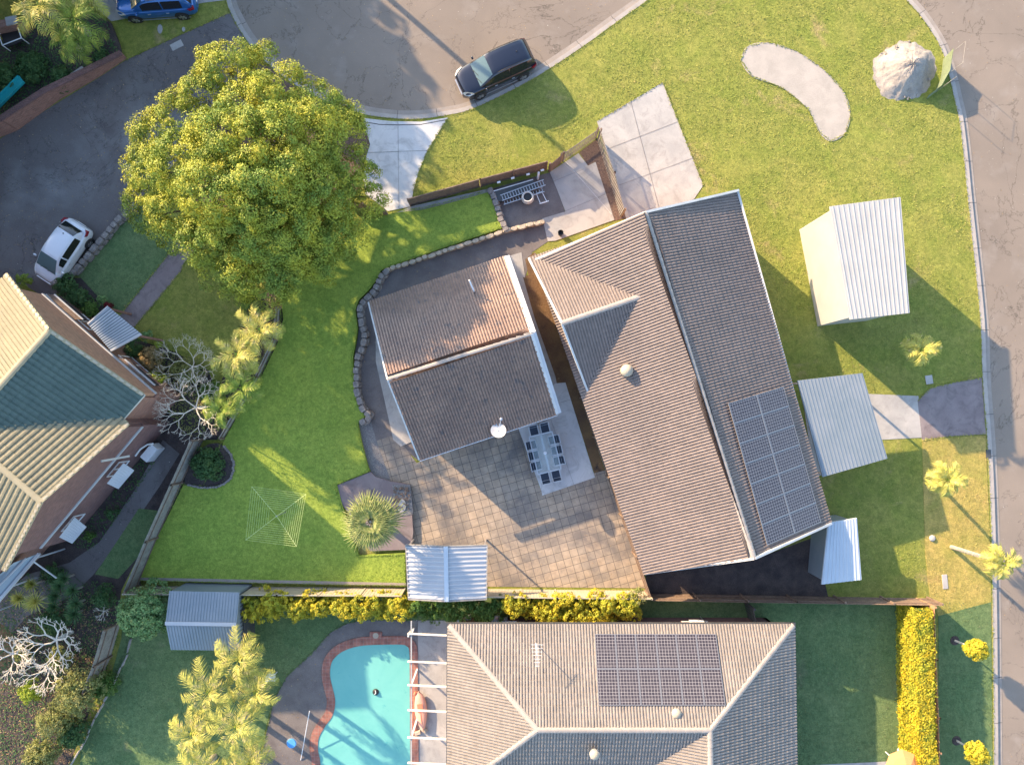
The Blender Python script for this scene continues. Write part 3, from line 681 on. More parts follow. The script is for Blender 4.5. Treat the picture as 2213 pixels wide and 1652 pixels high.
sk = MB(); a = P(812, 1374, .18); sk.box((a.x, a.y, .155), (.72, .5, .06)); so = sk.build('skimmer_surround', M['coping_brick'], pool)
sk = MB(); sk.lathe([(.17, 0), (.17, .02)], (a.x, a.y+.04, .185), 18); sk.build('skimmer_lid', M['block_cream'], so)

jl = MB()
for a, b in (((1312, 322), (1467, 262)), ((1338, 400), (1500, 340)), ((1362, 185+30), (1425, 452)), ((1195, 392), (1262, 365)), ((1217, 458), (1307, 420)), ((1208, 870), (1236, 862)), ((1240, 1046), (1190, 905)), ((790, 330), (925, 325)), ((860, 262), (862, 450))):
    jl.bar(P(*a, .137), P(*b, .137), .014, .006)
struct('slab_joints', jl, M['concrete_dark'])
# ================================================================ buildings
def wallring(root, pts, z0, z1, mat, t=.2, name='wall'):
    mb = MB()
    for i in range(len(pts)):
        a, b = Vector((*pts[i][:2], 0)), Vector((*pts[(i+1) % len(pts)][:2], 0)); d = (b-a).normalized()
        mb.bar(a-d*(t/2)+Vector((0, 0, (z0+z1)/2)), b+d*(t/2-.004)+Vector((0, 0, (z0+z1)/2)), t-(i % 2)*.006, z1-z0)
    return mb.build(name, M[mat], root, uv=True)
def inset(pts, d):
    c = sum((Vector(p[:2]) for p in pts), Vector((0, 0)))/len(pts); out = []
    n = len(pts)
    for i in range(n):
        a, b, e = Vector(pts[i-1][:2]), Vector(pts[i][:2]), Vector(pts[(i+1) % n][:2])
        d1 = (b-a).normalized(); d2 = (e-b).normalized(); q = Vector((0, 0))
        n1 = Vector((-d1.y, d1.x)); n2 = Vector((-d2.y, d2.x)); s = 1 if (c-b).dot(n1+n2) > 0 else -1
        m = (n1+n2)*s; m = m/max(m.dot(n1*s), .3); out.append(b+m*d)
    return out
def window(root, c, along, w, h, frame='white', pane='glass_dark', out=.11):
    """framed window on a wall; c centre on wall face, along = unit wall direction"""
    a = Vector((along[0], along[1], 0)); f = MB(); t = .06; c = Vector(c)
    f.bar(c-a*w/2+Vector((0, 0, h/2)), c+a*w/2+Vector((0, 0, h/2)), out, t); f.bar(c-a*w/2-Vector((0, 0, h/2)), c+a*w/2-Vector((0, 0, h/2)), out, t)
    for s in (-1, 0, 1): f.box(tuple(c+a*(s*(w/2-t/2))), (t, out-.01, h-t), math.atan2(along[1], along[0]))
    o = f.build('window', M[frame], root)
    p = MB(); p.box(tuple(c), (w-t, out*.4, h-t), math.atan2(along[1], along[0])); p.build('pane', M[pane], o)
    return o
def gablewall(root, A, B, top, z0, mat, t=.2, name='gable_wall'):
    """brick wall panel with a triangular top between world points A and B, apex top"""
    A, B, top = Vector(A), Vector(B), Vector(top); d = (B-A); d.z = 0; d.normalize(); n = Vector((-d.y, d.x, 0))*(t/2)
    pts = [Vector((A.x, A.y, z0)), Vector((B.x, B.y, z0)), Vector((B.x, B.y, B.z)), top, Vector((A.x, A.y, A.z))]
    mb = MB(); k = 5; mb.add([p-n for p in pts]+[p+n for p in pts], [(0, 1, 2, 3, 4), (9, 8, 7, 6, 5)]+[(i, i+5, (i+1) % k+5, (i+1) % k) for i in range(k)])
    return mb.build(name, M[mat], root, uv=True)
# ---- small building on the middle lot
ez, rz_ = 2.9, 4.85
nw, ne, sw, se = P(797, 654, ez), P(1092, 555, ez), P(906, 992, ez), P(1204, 893, ez); rw, re = P(838, 820, rz_), P(1149, 720, rz_)
ce = (nw+se)/2
hut = thing('tiled_outbuilding', 'small tiled gable building between the raised lawn and the paved patio', 'building', (ce.x, ce.y, .11))
mid_w, mid_e = (nw+sw)/2, (ne+se)/2
rf = roof_faces(hut, [[nw, ne, re, rw], [se, sw, rw, re]], 'tile_brown', 'cap_grey', [(rw, re)], gutter=[(nw, ne), (sw, se)], gm='metal_dark', dv=.32, amp=.065, lip=.045,
    bargeb=[(ne, re, .16), (re, se, .16), (nw, rw, .08), (rw, sw, .08)])
ft = MB(); up = Vector((0, 0, .03))
for a, b in ((ne, re), (re, se)):
    o = (ne-nw).normalized()*.14; ft.bar(a+o+up, b+o+up, .2, .12)
ft.build('barge_cap', M['metal_white'], rf)
ft = MB(); o = (sw-nw).normalized()*.10; ft.bar(sw+o-Vector((0, 0, .03)), se+o-Vector((0, 0, .03)), .05, .05); ft.build('gutter_trim', M['white'], rf)
wp = inset([nw, ne, se, sw], .55); wallring(hut, wp, .1, 2.85, 'render_tan')
u_ = (ne-nw).normalized()
gablewall(hut, (*wp[0], 2.86), (*wp[3], 2.86), (*((wp[0]+wp[3])/2), 4.2), 2.85, 'render_tan'); gablewall(hut, (*wp[1], 2.86), (*wp[2], 2.86), (*((wp[1]+wp[2])/2), 4.2), 2.85, 'render_tan')
for f in (.25, .7): c = wp[0].lerp(wp[3], f); window(hut, (c.x, c.y, 1.6), (wp[3]-wp[0]).normalized(), 1.3, 1.1, out=.3)
for f in (.3, .75): c = wp[0].lerp(wp[1], f); window(hut, (c.x, c.y, 1.6), (wp[1]-wp[0]).normalized(), 1.3, 1.1, out=.3)
dr = MB(); c = wp[3].lerp(wp[2], .7); dr.box((c.x, c.y, 1.15), (1.8, .3, 2.05), math.atan2(u_.y, u_.x)); d_ = dr.build('door', M['white'], hut)
dh = MB(); dh.box((c.x+.1, c.y-.18, 1.1), (.04, .08, .3), math.atan2(u_.y, u_.x)); dh.build('handle', M['steel'], d_)
# pipe on the roof, satellite dish
pp = P(1015, 605, 3.75); mb = MB(); q = P(1024, 628, 3.8); mb.tube([(q.x, q.y, 3.5), (q.x, q.y, 4.0), P(1014, 605, 4.5)], .045, 8)
tag(mb.build('vent_pipe', M['white'], loc=(q.x, q.y, 3.6)), 'white bent vent pipe sticking up from the tiled outbuilding roof', 'pipe')
dc = P(1077, 930, 3.3); dish = thing('satellite_dish', 'round white satellite dish on the lower eave of the outbuilding', 'satellite dish', (dc.x, dc.y, 2.9))
mb = MB(); n = 22; aim = Vector((.05, .40, .91)).normalized(); ax = aim.cross(Vector((1, 0, 0))).normalized(); ay = aim.cross(ax); vs = [dc-aim*.07]; fs = []
for rr_, h in ((.22, .02), (.42, .10)):
    for k in range(n): a = 2*math.pi*k/n; vs.append(dc-aim*.07+(ax*math.cos(a)+ay*math.sin(a)*1.0)*rr_*1.02+aim*h)
for k in range(n): fs += [(0, 1+k, 1+(k+1) % n), (1+k, 1+n+k, 1+n+(k+1) % n, 1+(k+1) % n)]
mb.add(vs, fs); mb.build('reflector', M['metal_white'], dish, smooth=True)
mb = MB(); f_ = P(1083, 905, 3.7); mb.tube([dc-aim*.05-ax*.3, f_], .014, 6); mb.tube([dc-aim*.05+ay*.05, f_], .014, 6); ar = mb.build('feed_arm', M['steel'], dish)
mb = MB(); mb.lathe([(.03, -.06), (.075, -.02), (.075, .05), (.03, .07)], tuple(f_), 12); mb.build('feed_horn', M['steel'], ar)
mb = MB(); mb.tube([(dc.x, dc.y+.15, 2.95), dc-aim*.06], .025, 8); mb.build('bracket', M['steel'], dish)
# ---- house to the south
ez, rz_ = 3.0, 5.3
NW, NE, RW, RE = P(970, 1350, ez), P(1715, 1358, ez), P(1162, 1577, rz_), P(1535, 1582, rz_)
NE.y = NW.y; RE.y = RW.y; dy = NW.y-RW.y; SY = RW.y-dy; YF = -38
SW = Vector((NW.x, SY, ez)); SE = Vector((RE.x, SY, ez)); wx = 2*RE.x-NE.x
RF = Vector((RE.x, YF, rz_)); EF = Vector((NE.x, YF, ez)); WF = Vector((wx, YF, ez)); WN = Vector((wx, RE.y, ez))
sh = thing('tiled_house', 'large single storey house with a pinkish grey hipped tile roof beside the swimming pool', 'house', ((NW.x+NE.x)/2, RW.y, G))
roof_faces(sh, [[NW, NE, RE, RW], [SW, NW, RW], [SE, SW, RW, RE], [NE, EF, RF, RE], [WF, WN, RE, RF]], 'tile_grey', 'cap_grey',
    [(NW, RW), (NE, RE), (RW, RE), (RF, RE), (SW, RW)], gutter=[(NW+Vector((-.12, .06, 0)), NE+Vector((.12, .06, 0))), (NW+Vector((-.06, 0, 0)), SW+Vector((-.06, 0, 0))), (NE+Vector((.06, 0, 0)), EF+Vector((.06, 0, 0)))], gm='metal_dark', capr=.15)
i_ = .55
wallring(sh, [(NW.x+i_, NW.y-i_), (NE.x-i_, NE.y-i_), (NE.x-i_, YF+i_), (wx+i_, YF+i_), (wx+i_, SY+i_), (NW.x+i_, SY+i_)], .1, 2.95, 'brick_mauve')
for x in (NW.x+3, NW.x+8, NW.x+14): window(sh, (x, NW.y-i_, 1.5), (1, 0), 1.5, 1.1, out=.28)
for y in (NW.y-3, NW.y-7.5): window(sh, (NW.x+i_, y, 1.4), (0, 1), 1.8, 1.6, out=.28)
for y in (NE.y-3, NE.y-8): window(sh, (NE.x-i_, y, 1.5), (0, 1), 1.6, 1.1, out=.28)
mb = MB(); nn_ = Vector((0, 1, 0))
# solar panels on its north slope, 6 x 2, each a thing
p0, uu, vv, nn = frame([NW, NE, RE, RW])
def on_slope(X, Y, lift=.0, fr=(p0, uu, vv, nn)):
    o = Vector((0, 0, CZ)); d = P(X, Y, 0)-o; t = (fr[0]-o).dot(fr[3])/d.dot(fr[3]); return o+d*t+fr[3]*lift
def panel(fr, a, w, root):
    u = fr[1]
    if u.cross(fr[2]).dot(fr[3]) < 0: a = a+u*w; u = -u
    mb = MB(); f = .03; mb.box((w/2, f/2, .02), (w, f, .04)); mb.box((w/2, PH_-f/2, .02), (w, f, .04))
    for x in (f/2, w-f/2): mb.box((x, PH_/2, .02), (f, PH_-2*f, .038))
    return a, Matrix((u, fr[2], fr[3])).transposed().to_4x4().to_quaternion(), mb
def array(label, fr, u0, v0, n, w, h):
    global PH_
    PH_ = h-.012; t = thing('solar_array', label, 'solar panels', fr[0]+fr[1]*u0+fr[2]*v0); me = None
    for j in range(2):
        for i in range(n):
            loc, q, mb = panel(fr, fr[0]+fr[1]*(u0+i*w)+fr[2]*(v0+j*h)+fr[3]*.10, w-.012, t)
            if me is None:
                o = mb.build('solar_panel', M['panel_frame']); me = o.data; c = MB(); c.box(((w-.012)/2, PH_/2, .018), (w-.07, PH_-.06, .026)); cs = c.build('cell_sheet', M['solar_cells']); cm = cs.data
            else:
                o = bpy.data.objects.new('solar_panel', me); C.objects.link(o); cs = bpy.data.objects.new('cell_sheet', cm); C.objects.link(cs)
            o.parent = t; o.location = loc-t.location; o.rotation_mode = 'QUATERNION'; o.rotation_quaternion = q; cs.parent = o
    rl = MB()
    for k in range(4): rl.bar(fr[0]+fr[1]*u0+fr[2]*(v0+(.25+.5*k)*h)+fr[3]*.07, fr[0]+fr[1]*(u0+n*w)+fr[2]*(v0+(.25+.5*k)*h)+fr[3]*.07, .04, .05)
    rl.build('mounting_rails', M['steel'], t)
first = None; frS = (p0, uu, vv, nn)
A0 = on_slope(1285, 1370, .10); A1 = on_slope(1547, 1376, .10); A2 = on_slope(1287, 1524, .10); PW = (A1-A0).dot(uu)/6; PH = abs((A2-A0).dot(vv))/2
v0_ = (A0-p0).dot(vv); u0_ = (A0-p0).dot(uu)
array('twelve dark solar panels with white grid lines on the pinkish grey tile roof', frS, u0_, v0_, 6, PW, PH)
def ventdome(X, Y, z, label, zb):
    c = P(X, Y, z); t = thing('roof_vent', label, 'vent', (c.x, c.y, zb), 'whirling vents on the pinkish grey roof')
    mb = MB(); mb.tube([(c.x, c.y, zb-.1), (c.x, c.y, z-.1)], .13, 14); mb.build('collar', M['metal_white'], t)
    mb = MB(); n = 20
    mb.lathe([(.12, -.16), (.2, -.13), (.245, -.05), (.25, .03), (.21, .12), (.12, .17), (.02, .19)], tuple(c), 18); h = mb.build('turbine_head', M['paint_cream'], t, smooth=True)
    mb = MB()
    for k in range(n):
        a = 2*math.pi*k/n; mb.bar(c+Vector((math.cos(a)*.25, math.sin(a)*.25, -.1)), c+Vector((math.cos(a+.3)*.235, math.sin(a+.3)*.235, .1)), .02, .02)
    mb.build('fins', M['metal_white'], h)
ventdome(1462, 1541, 5.0, 'cream whirling roof vent just below the solar panels', 4.5)
ventdome(1285, 1629, 5.1, 'cream whirling roof vent alone on the shaded blue slope near the bottom edge', 4.5)
a0 = on_slope(1158, 1388); ant = thing('tv_antenna', 'thin white television antenna mast on the pinkish grey roof', 'antenna', a0)
mb = MB(); mb.tube([a0, a0+Vector((0, 0, 1.9))], .022, 6); mb.build('mast', M['white'], ant)
mb = MB(); tp = a0+Vector((0, 0, 1.85)); mb.bar(tp+Vector((0, -.6, 0)), tp+Vector((0, .6, 0)), .02, .02)
for k in range(7): mb.bar(tp+Vector((-.12-.035*k, -.55+.18*k, .015)), tp+Vector((.12+.035*k, -.55+.18*k, .015)), .012, .012)
mb.build('boom', M['white'], ant)
# ---- house to the west: two gabled wings
ez, rz_ = 5.4, 7.35
wh = thing('brick_house', 'two storey brick house with cream tiled gables and a shaded slope coloured dark green at the left edge', 'house', P(120, 900, 0)+Vector((-4, 0, G)))
def wing(ps, pe, pk, L, g):
    a, b, k = P(*ps, ez), P(*pe, ez), P(*pk, rz_); m = (a+b)/2; e = (b-a).normalized(); n = Vector((e.y, -e.x, 0)); 
    if n.x > 0: n = -n
    k = Vector((m.x, m.y, rz_)); return a, b, k, n*L
Aa, Ab, Ak, An = wing((278, 915), (12, 1231), (93, 1092), 15, 0)
Ba, Bb, Bk, Bn = wing((15, 593), (310, 852), (110, 718), 15, 0)
roof_faces(wh, [[Aa, Aa+An, Ak+An, Ak], [Ab+An, Ab, Ak, Ak+An]], 'tile_cream', 'cap_cream', [(Ak+An, Ak)], du=.30, dv=.34, amp=.055, gutter=[(Ab, Ab+An)], gm='paint_white',
    bargeb=[(Aa, Ak, .1), (Ak, Ab, .1)], bm='paint_cream', capr=.17, name='roof', lip=.035)
pm('tile_shaded', (.085, .125, .105), (.065, .10, .085), s=1.2, rough=.5, grain=.15, gs=6)  # tile colour holds the shade of the slope turned from the sun
rfB = MB(); 
roof_faces(wh, [[Ba+Bn, Ba, Bk, Bk+Bn]], 'tile_cream', 'cap_cream', [(Bk+Bn, Bk)], du=.22, dv=.34, gutter=[(Ba, Ba+Bn)], gm='paint_white', bargeb=[(Ba, Bk, .1)], bm='paint_cream', name='front_roof', capr=.17)
roof_faces(wh, [[Bb, Bb+Bn, Bk+Bn, Bk]], 'tile_shaded', 'cap_cream', [], du=.30, dv=.34, gutter=[(Bb, Bb+Bn*.14)], gm='paint_white', bargeb=[(Bb, Bk, .1)], bm='paint_cream', name='shaded_roof')
for a, b, n_ in ((Ba, Bk, 14), (Bb, Bk, 14), (Aa, Ak, 14), (Ab, Ak, 14)):
    rt = MB()
    for k in range(n_): q = a.lerp(b, k/n_); q2 = a.lerp(b, (k+.9)/n_); rt.bar(q+Vector((0, 0, .05)), q2+Vector((0, 0, .09)), .2, .06)
    rt.build('verge_tiles', M['cap_cream'], wh)
def body(a, b, k, n, t1, m1, m2, gin=.45, side=.55):
    e = (b-a).normalized(); o = n.normalized(); A_ = a+e*side+o*gin; B_ = b-e*side+o*gin; K_ = k+o*gin-Vector((0, 0, .18)); z = ez-.0
    A_.z = B_.z = z+side*(rz_-ez)/((b-a).length/2)-.16
    g = gablewall(wh, A_, B_, K_, 2.95, m1); lo = MB()
    for p, q in ((A_, A_+n-o*gin*2), (B_, B_+n-o*gin*2)):
        d = (q-p).normalized(); lo.bar(Vector((p.x, p.y, 2.6))+d*.11, Vector((q.x, q.y, 2.6)), .2, 5.0)
    lo.bar(Vector((A_.x, A_.y, 1.5))-e*.09, Vector((B_.x, B_.y, 1.5))+e*.09, .2, 2.8); lo.build('wall', M[m2], wh, uv=True)
    tr = MB(); tr.bar(Vector((A_.x, A_.y, 2.95))-o*.12, Vector((B_.x, B_.y, 2.95))-o*.12, .1, .16); tr.build('string_course', M['metal_white'], wh)
    return A_, B_, e, o
WA, WB, e1, o1 = body(Aa, Ab, Ak, An, 0, 'brick_mauve', 'brick_mauve')
XA, XB, e2, o2 = body(Ba, Bb, Bk, Bn, 0, 'brick_orange', 'brick_red')
for pq in ((256, 1030), (156, 1148)): q = P(*pq, 2.5); c = WA+e1*(q-WA).dot(e1); window(wh, (c.x, c.y, 1.7), e1, 1.1, 1.0, out=.3)
for f in (.25, .7): c = XA.lerp(XB, f); window(wh, (c.x, c.y, 1.6), e2, 1.6, 1.3, out=.3)
def awning(quad, zt, zb, label, mat='metal_white'):
    q = [P(x, y, z) for (x, y), z in zip(quad, (zt, zt, zb, zb))]; c = sum(q, Vector())/4
    t = MB(); t.slab(q, .03)
    for k in range(9):
        a, b = q[0].lerp(q[1], (k+.5)/9), q[3].lerp(q[2], (k+.5)/9); t.bar(a+Vector((0, 0, .01)), b+Vector((0, 0, .01)), .03, .02)
    o = t.build('window_awning', M[mat], loc=tuple(c)); tag(o, label, 'awning', 'awnings over the ground floor windows of the brick house'); return o
awning([(267, 1000), (231, 1044), (256, 1056), (290, 1016)], 2.75, 2.35, 'smooth pale awning in the middle of the brick gable wall')
awning([(161, 1117), (128, 1160), (156, 1174), (187, 1138)], 2.75, 2.35, 'pale ribbed awning at the lower end of the brick gable wall')
mb = MB(); c = P(323, 978, 1.0); mb.box((c.x, c.y, .65), (1.0, .5, .9), math.atan2(e1.y, e1.x))
o = mb.build('air_conditioner', M['white'], loc=(c.x, c.y, .2), bevel=.02); tag(o, 'white boxy air conditioner on the path beside the brick house', 'air conditioner')
mb = MB(); mb.tube([P(330, 958, 2.6), P(318, 960, 2.7), P(303, 970, 2.75), P(292, 985, 2.8)], .05, 8); mb.tube([P(330, 958, 2.6), P(322, 965, 0.2)], .05, 8)
tag(mb.build('downpipe', M['metal_white'], loc=tuple(P(303, 970, 2.7))), 'curved white downpipe at the right end of the brick gable wall', 'pipe')
mb = MB(); mb.bar(P(219, 996, 4.9), P(279, 985, 3.0), .1, .08); tag(mb.build('timber_strut', M['paint_white'], loc=tuple(P(250, 990, 3.9))), 'white plank leaning against the brick gable wall', 'plank')
# verandah at the lower left corner of that house
mb = MB(); q = [P(28, 1222, 2.9), P(75, 1205, 2.7), P(55, 1240, 2.7), P(0, 1290, 2.7), P(-60, 1350, 2.7), P(-60, 1290, 2.9)]
vr = thing('verandah', 'white framed verandah with a blue grey sheet roof under the cream gable', 'verandah', P(10, 1280, .1))
a, b, c, d = P(30, 1215, 3.0), P(85, 1195, 2.6), P(-90, 1400, 2.6), P(-120, 1340, 3.0)
mb.slab([a, b, c, d], .04); mb.build('sheet_roof', M['metal_bluegrey'], vr)
mb = MB(); mb.bar(b, c, .14, .16); mb.bar(a.lerp(b, .5)+Vector((0, 0, .05)), d.lerp(c, .5)+Vector((0, 0, .05)), .08, .08); mb.build('beam', M['metal_white'], vr)
for f in (.05, .35, .65): mb = MB(); q = b.lerp(c, f); mb.tube([(q.x, q.y, .1), (q.x, q.y, 2.55)], .05, 8); mb.build('post', M['metal_white'], vr)
mb = MB(); q = b.lerp(c, .08); mb.bar(q, P(122, 1178+70, 1.5), .06, .06); mb.build('brace', M['metal_white'], vr)
# entry porch roof
q = [P(195, 701, 2.9), P(232, 665, 2.7), P(304, 723, 2.7), P(238, 757, 2.9)]; c = sum(q, Vector())/4
pr = thing('entry_porch', 'grey ribbed sheet porch roof at the garden path of the brick house', 'porch', (c.x, c.y, .1))
mb = MB(); q = [P(190, 700, 2.9), P(234, 662, 2.6), P(306, 722, 2.6), P(240, 758, 2.9)]; mb.slab(q, .04); rf_ = mb.build('roof_sheet', M['metal_bluegrey'], pr)
mb = MB()
for k in range(15): mb.bar(q[0].lerp(q[3], (k+.5)/15)+Vector((0, 0, .01)), q[1].lerp(q[2], (k+.5)/15)+Vector((0, 0, .01)), .04, .03)
mb.build('ribs', M['metal_roof'], rf_)
mb = MB(); mb.bar(q[0], q[1], .08, .12); mb.bar(q[3], q[2], .08, .12); mb.build('fascia', M['metal_white'], pr)
for w in (q[1], q[2]): mb = MB(); mb.box((w.x-.1, w.y-.1, 1.35), (.12, .12, 2.5)); mb.build('post', M['brick_red'], pr, uv=True)
# slatted balconies on the front gable wall
def balcony(pts, z, label, slat, n):
    q = [P(x, y, z) for x, y in pts]; c = sum(q, Vector())/4; t = thing('slatted_sunshade', label, 'sunshade', (c.x, c.y, z), 'slatted shades on the orange brick wall')
    mb = MB()
    for a, b in ((q[0], q[3]), (q[1], q[2])): mb.bar(a, b, .07, .1)
    mb.build('frame', M['metal_white'], t); mb = MB()
    for k in range(n): mb.bar(q[0].lerp(q[3], (k+.5)/n), q[1].lerp(q[2], (k+.5)/n), .05, .04)
    mb.build('slats', M[slat], t)
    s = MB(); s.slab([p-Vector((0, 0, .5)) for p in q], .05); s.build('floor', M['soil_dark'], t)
balcony([(100, 636), (118, 636), (180, 690), (152, 690)], 2.7, 'slatted sunshade nearest the white hatchback on the brick house', 'timber_brown', 22)
balcony([(245, 770), (270, 776), (335, 832), (300, 835)], 2.7, 'slatted sunshade nearest the bare twiggy tree on the brick house', 'timber_brown', 20)
# ---- house on the corner lot
ez, rz_ = 3.0, 5.5
c0, c1, c2, c3 = P(1155, 562, ez), P(1595, 412, ez), P(1395, 1238, ez), P(1795, 1130, ez)
m0, m1 = (c0+c1)/2, (c2+c3)/2; k0 = Vector((m0.x, m0.y, rz_)); k1 = Vector((m1.x, m1.y, rz_))
ch = thing('gabled_house', 'long single storey gabled house with tan and grey roof slopes on the corner lot', 'house', ((c0+c3)/2).to_2d().to_3d()+Vector((0, 0, G)))
s0, s1 = P(1152, 556, ez), P(1284, 855, ez); sm_ = (s0+s1)/2; sk_ = Vector((sm_.x, sm_.y, 4.95)); dn = (c1-c0).normalized()
off_ = dn*-.25
roof_faces(ch, [[c0, c2, k1, k0], [c3, c1, k0, k1]], 'tile_tan', 'cap_grey', [(k0, k1)], gutter=[(c0, c2), (c1, c3)], gm='paint_white', bargeb=[(c0, k0, .12), (k0, c1, .12), (c2, k1, .12), (k1, c3, .12)], bm='paint_white', capr=.15)
s0 = s0+off_; s1 = s1+off_; sk_ = sk_+off_
roof_faces(ch, [[s0+dn*5, s0, sk_, sk_+dn*5], [s1, s1+dn*5, sk_+dn*5, sk_]], 'tile_tan', 'cap_grey', [(sk_, sk_+dn*4.4)], bargeb=[(s0, sk_, .1), (sk_, s1, .1)], bm='paint_white', name='side_gable_roof', capr=.15)
wp = inset([c0, c1, c3, c2], .6); wallring(ch, wp, .1, 2.9, 'brick_orange')
gablewall(ch, (*wp[0], 2.95), (*wp[1], 2.95), (*((wp[0]+wp[1])/2), 5.15), 2.9, 'brick_orange'); gablewall(ch, (*wp[3], 2.95), (*wp[2], 2.95), (*((wp[2]+wp[3])/2), 5.15), 2.9, 'brick_orange')
gd = (s1-s0).normalized(); gablewall(ch, s0+gd*.6+dn*.5+Vector((0, 0, .1)), s1-gd*.6+dn*.5+Vector((0, 0, .1)), sk_+dn*.5-Vector((0, 0, .25)), .1, 'brick_orange')
for f in (.3, .55, .8): c = wp[0].lerp(wp[3], f); window(ch, (c.x, c.y, 1.5), (wp[3]-wp[0]).normalized(), 1.6, 1.2, out=.3)
for f in (.15, .4, .65, .88): c = wp[1].lerp(wp[2], f); window(ch, (c.x, c.y, 1.5), (wp[2]-wp[1]).normalized(), 1.6, 1.2, out=.3)
frC = frame([c3, c1, k0, k1])
def onC(X, Y, l=0): return on_slope(X, Y, l, frC)
B0, B1 = onC(1568, 872, .1), onC(1682, 1165, .1); b2 = onC(1690, 845, .1)
uA = (B0-frC[0]).dot(frC[1]); uB = (B1-frC[0]).dot(frC[1]); vA = (b2-frC[0]).dot(frC[2]); vB = (B0-frC[0]).dot(frC[2]); nC = 7; pw = abs(uA-uB)/nC; ph_ = (vB-vA)/2; u0c = min(uA, uB)
array('blue grey solar panels on the grey slope of the corner lot house', frC, u0c, vA, nC, pw, ph_)
c = P(1355, 800, 4.6); mb = MB(); mb.lathe([(.3, -.5), (.34, 0), (.3, .1), (.1, .22)], tuple(c), 16); tag(mb.build('skylight_dome', M['paint_cream'], loc=tuple(c), smooth=True), 'pale round vent on the tan slope of the corner house', 'vent')
# white roofed shed, patio roof and plunge pool cover on the corner lot
def flatroof(name, pts, z, label, cat, roofm, wallm, fall=.25, ribs=14, open_=False, wall=True):
    q = [P(x, y, z) for x, y in pts]; c = sum(q, Vector())/4; t = thing(name, label, cat, (c.x, c.y, G))
    q[0].z += fall; q[1].z += fall
    mb = MB(); mb.slab(q, .12); r_ = mb.build('roof', M[roofm], t); mb = MB()
    for k in range(ribs): mb.bar(q[0].lerp(q[1], (k+.5)/ribs)+Vector((0, 0, .012)), q[3].lerp(q[2], (k+.5)/ribs)+Vector((0, 0, .012)), .05, .035)
    mb.build('ribs', M[roofm], r_)
    if open_:
        for p in q: mb = MB(); p = p.lerp(c, .06); mb.box((p.x, p.y, (G+z-.1)/2), (.1, .1, z-.1-G)); mb.build('post', M['white'], t)
    else: wallring(t, inset(q, .2), G, z-.08, wallm, .12)
    return t
flatroof('white_shed', [(1792, 447), (1944, 427), (1966, 676), (1838, 690)], 4.35, 'tall white roofed shed on the corner lot lawn near the street', 'shed', 'off_white', 'off_white', .1)
flatroof('patio_cover', [(1722, 822), (1862, 806), (1918, 990), (1778, 1030)], 2.6, 'blue grey flat patio cover beside the corner house', 'patio cover', 'metal_bluegrey', 'white', .1, 18, True)
flatroof('garden_shed', [(1788, 1128), (1850, 1118), (1862, 1252), (1776, 1262)], 2.3, 'pale blue roofed garden shed behind the corner house', 'shed', 'metal_roof', 'metal_bluegrey', .1, 10)
# ---- shed by the round tree
ez, rz_ = 2.1, 2.6
a, b, c, d = P(366, 1276, ez), P(517, 1279, ez), P(521, 1405, ez), P(369, 1403, ez); r0, r1 = P(362, 1341, rz_), P(517, 1347, rz_)
r0 = (a+d)/2; r0.z = rz_; r1 = (b+c)/2; r1.z = rz_; cc = (a+c)/2
gs_ = thing('metal_shed', 'blue grey ribbed metal shed between the round tree and the yellow hedge', 'shed', (cc.x, cc.y, G))
mb = MB(); mb.slab([a, b, r1, r0], .05); mb.slab([c, d, r0, r1], .05); rf_ = mb.build('roof', M['metal_bluegrey'], gs_)
mb = MB()
for k in range(24):
    f = (k+.5)/24
    for p, q in ((a.lerp(b, f), r0.lerp(r1, f)), (d.lerp(c, f), r0.lerp(r1, f))): mb.bar(p+Vector((0, 0, .015)), q+Vector((0, 0, .015)), .035, .03)
mb.build('ribs', M['metal_bluegrey'], rf_); mb = MB(); mb.bar(r0+Vector((0, 0, .05)), r1+Vector((0, 0, .05)), .2, .04); mb.build('ridge_cap', M['metal_white'], rf_)
wp = inset([a, b, c, d], .06); wallring(gs_, wp, G, 2.06, 'metal_bluegrey', .05)
for x, y in ((wp[0], wp[3]), (wp[1], wp[2])): gablewall(gs_, (*x, 2.1), (*y, 2.1), (*((x+y)/2), 2.56), 2.05, 'metal_bluegrey', .05)
mb = MB()
for k in range(14): p = wp[1].lerp(wp[2], (k+.5)/14); mb.box((p.x+.03, p.y, 1.05), (.03, .06, 1.9))
mb.build('wall_ribs', M['metal_dark'], gs_)
# ---- carport style shelter on the patio edge
ez, rz_ = 2.35, 2.75
a, b, c, d = P(877, 1176, ez), P(1053, 1177, ez), P(1051, 1294, ez), P(883, 1294, ez); r0 = (a+b)/2; r1 = (d+c)/2; r0.z = r1.z = rz_; cc = (a+c)/2
gz = thing('white_shelter', 'white ribbed steel gable shelter at the bottom edge of the paved patio', 'shelter', (cc.x, cc.y, .12))
mb = MB(); mb.slab([a, r0, r1, d], .03); mb.slab([r0, b, c, r1], .03); rf_ = mb.build('roof', M['metal_white'], gz); mb = MB()
for k in range(12):
    f = (k+.5)/12
    for p, q in ((a.lerp(d, f), r0.lerp(r1, f)), (b.lerp(c, f), r0.lerp(r1, f))): mb.bar(p+Vector((0, 0, .025)), q+Vector((0, 0, .025)), .07, .06)
mb.build('ribs', M['metal_white'], rf_); mb = MB(); mb.bar(r0+Vector((0, 0, .06)), r1+Vector((0, 0, .06)), .24, .05); mb.build('ridge_cap', M['metal_roof'], rf_)
mb = MB(); mb.bar(a, r0, .06, .1); mb.bar(r0, b, .06, .1); mb.bar(d, r1, .06, .1); mb.bar(r1, c, .06, .1); mb.bar(a, d, .07, .1); mb.bar(b, c, .07, .1); mb.build('frame', M['timber_grey'], gz)
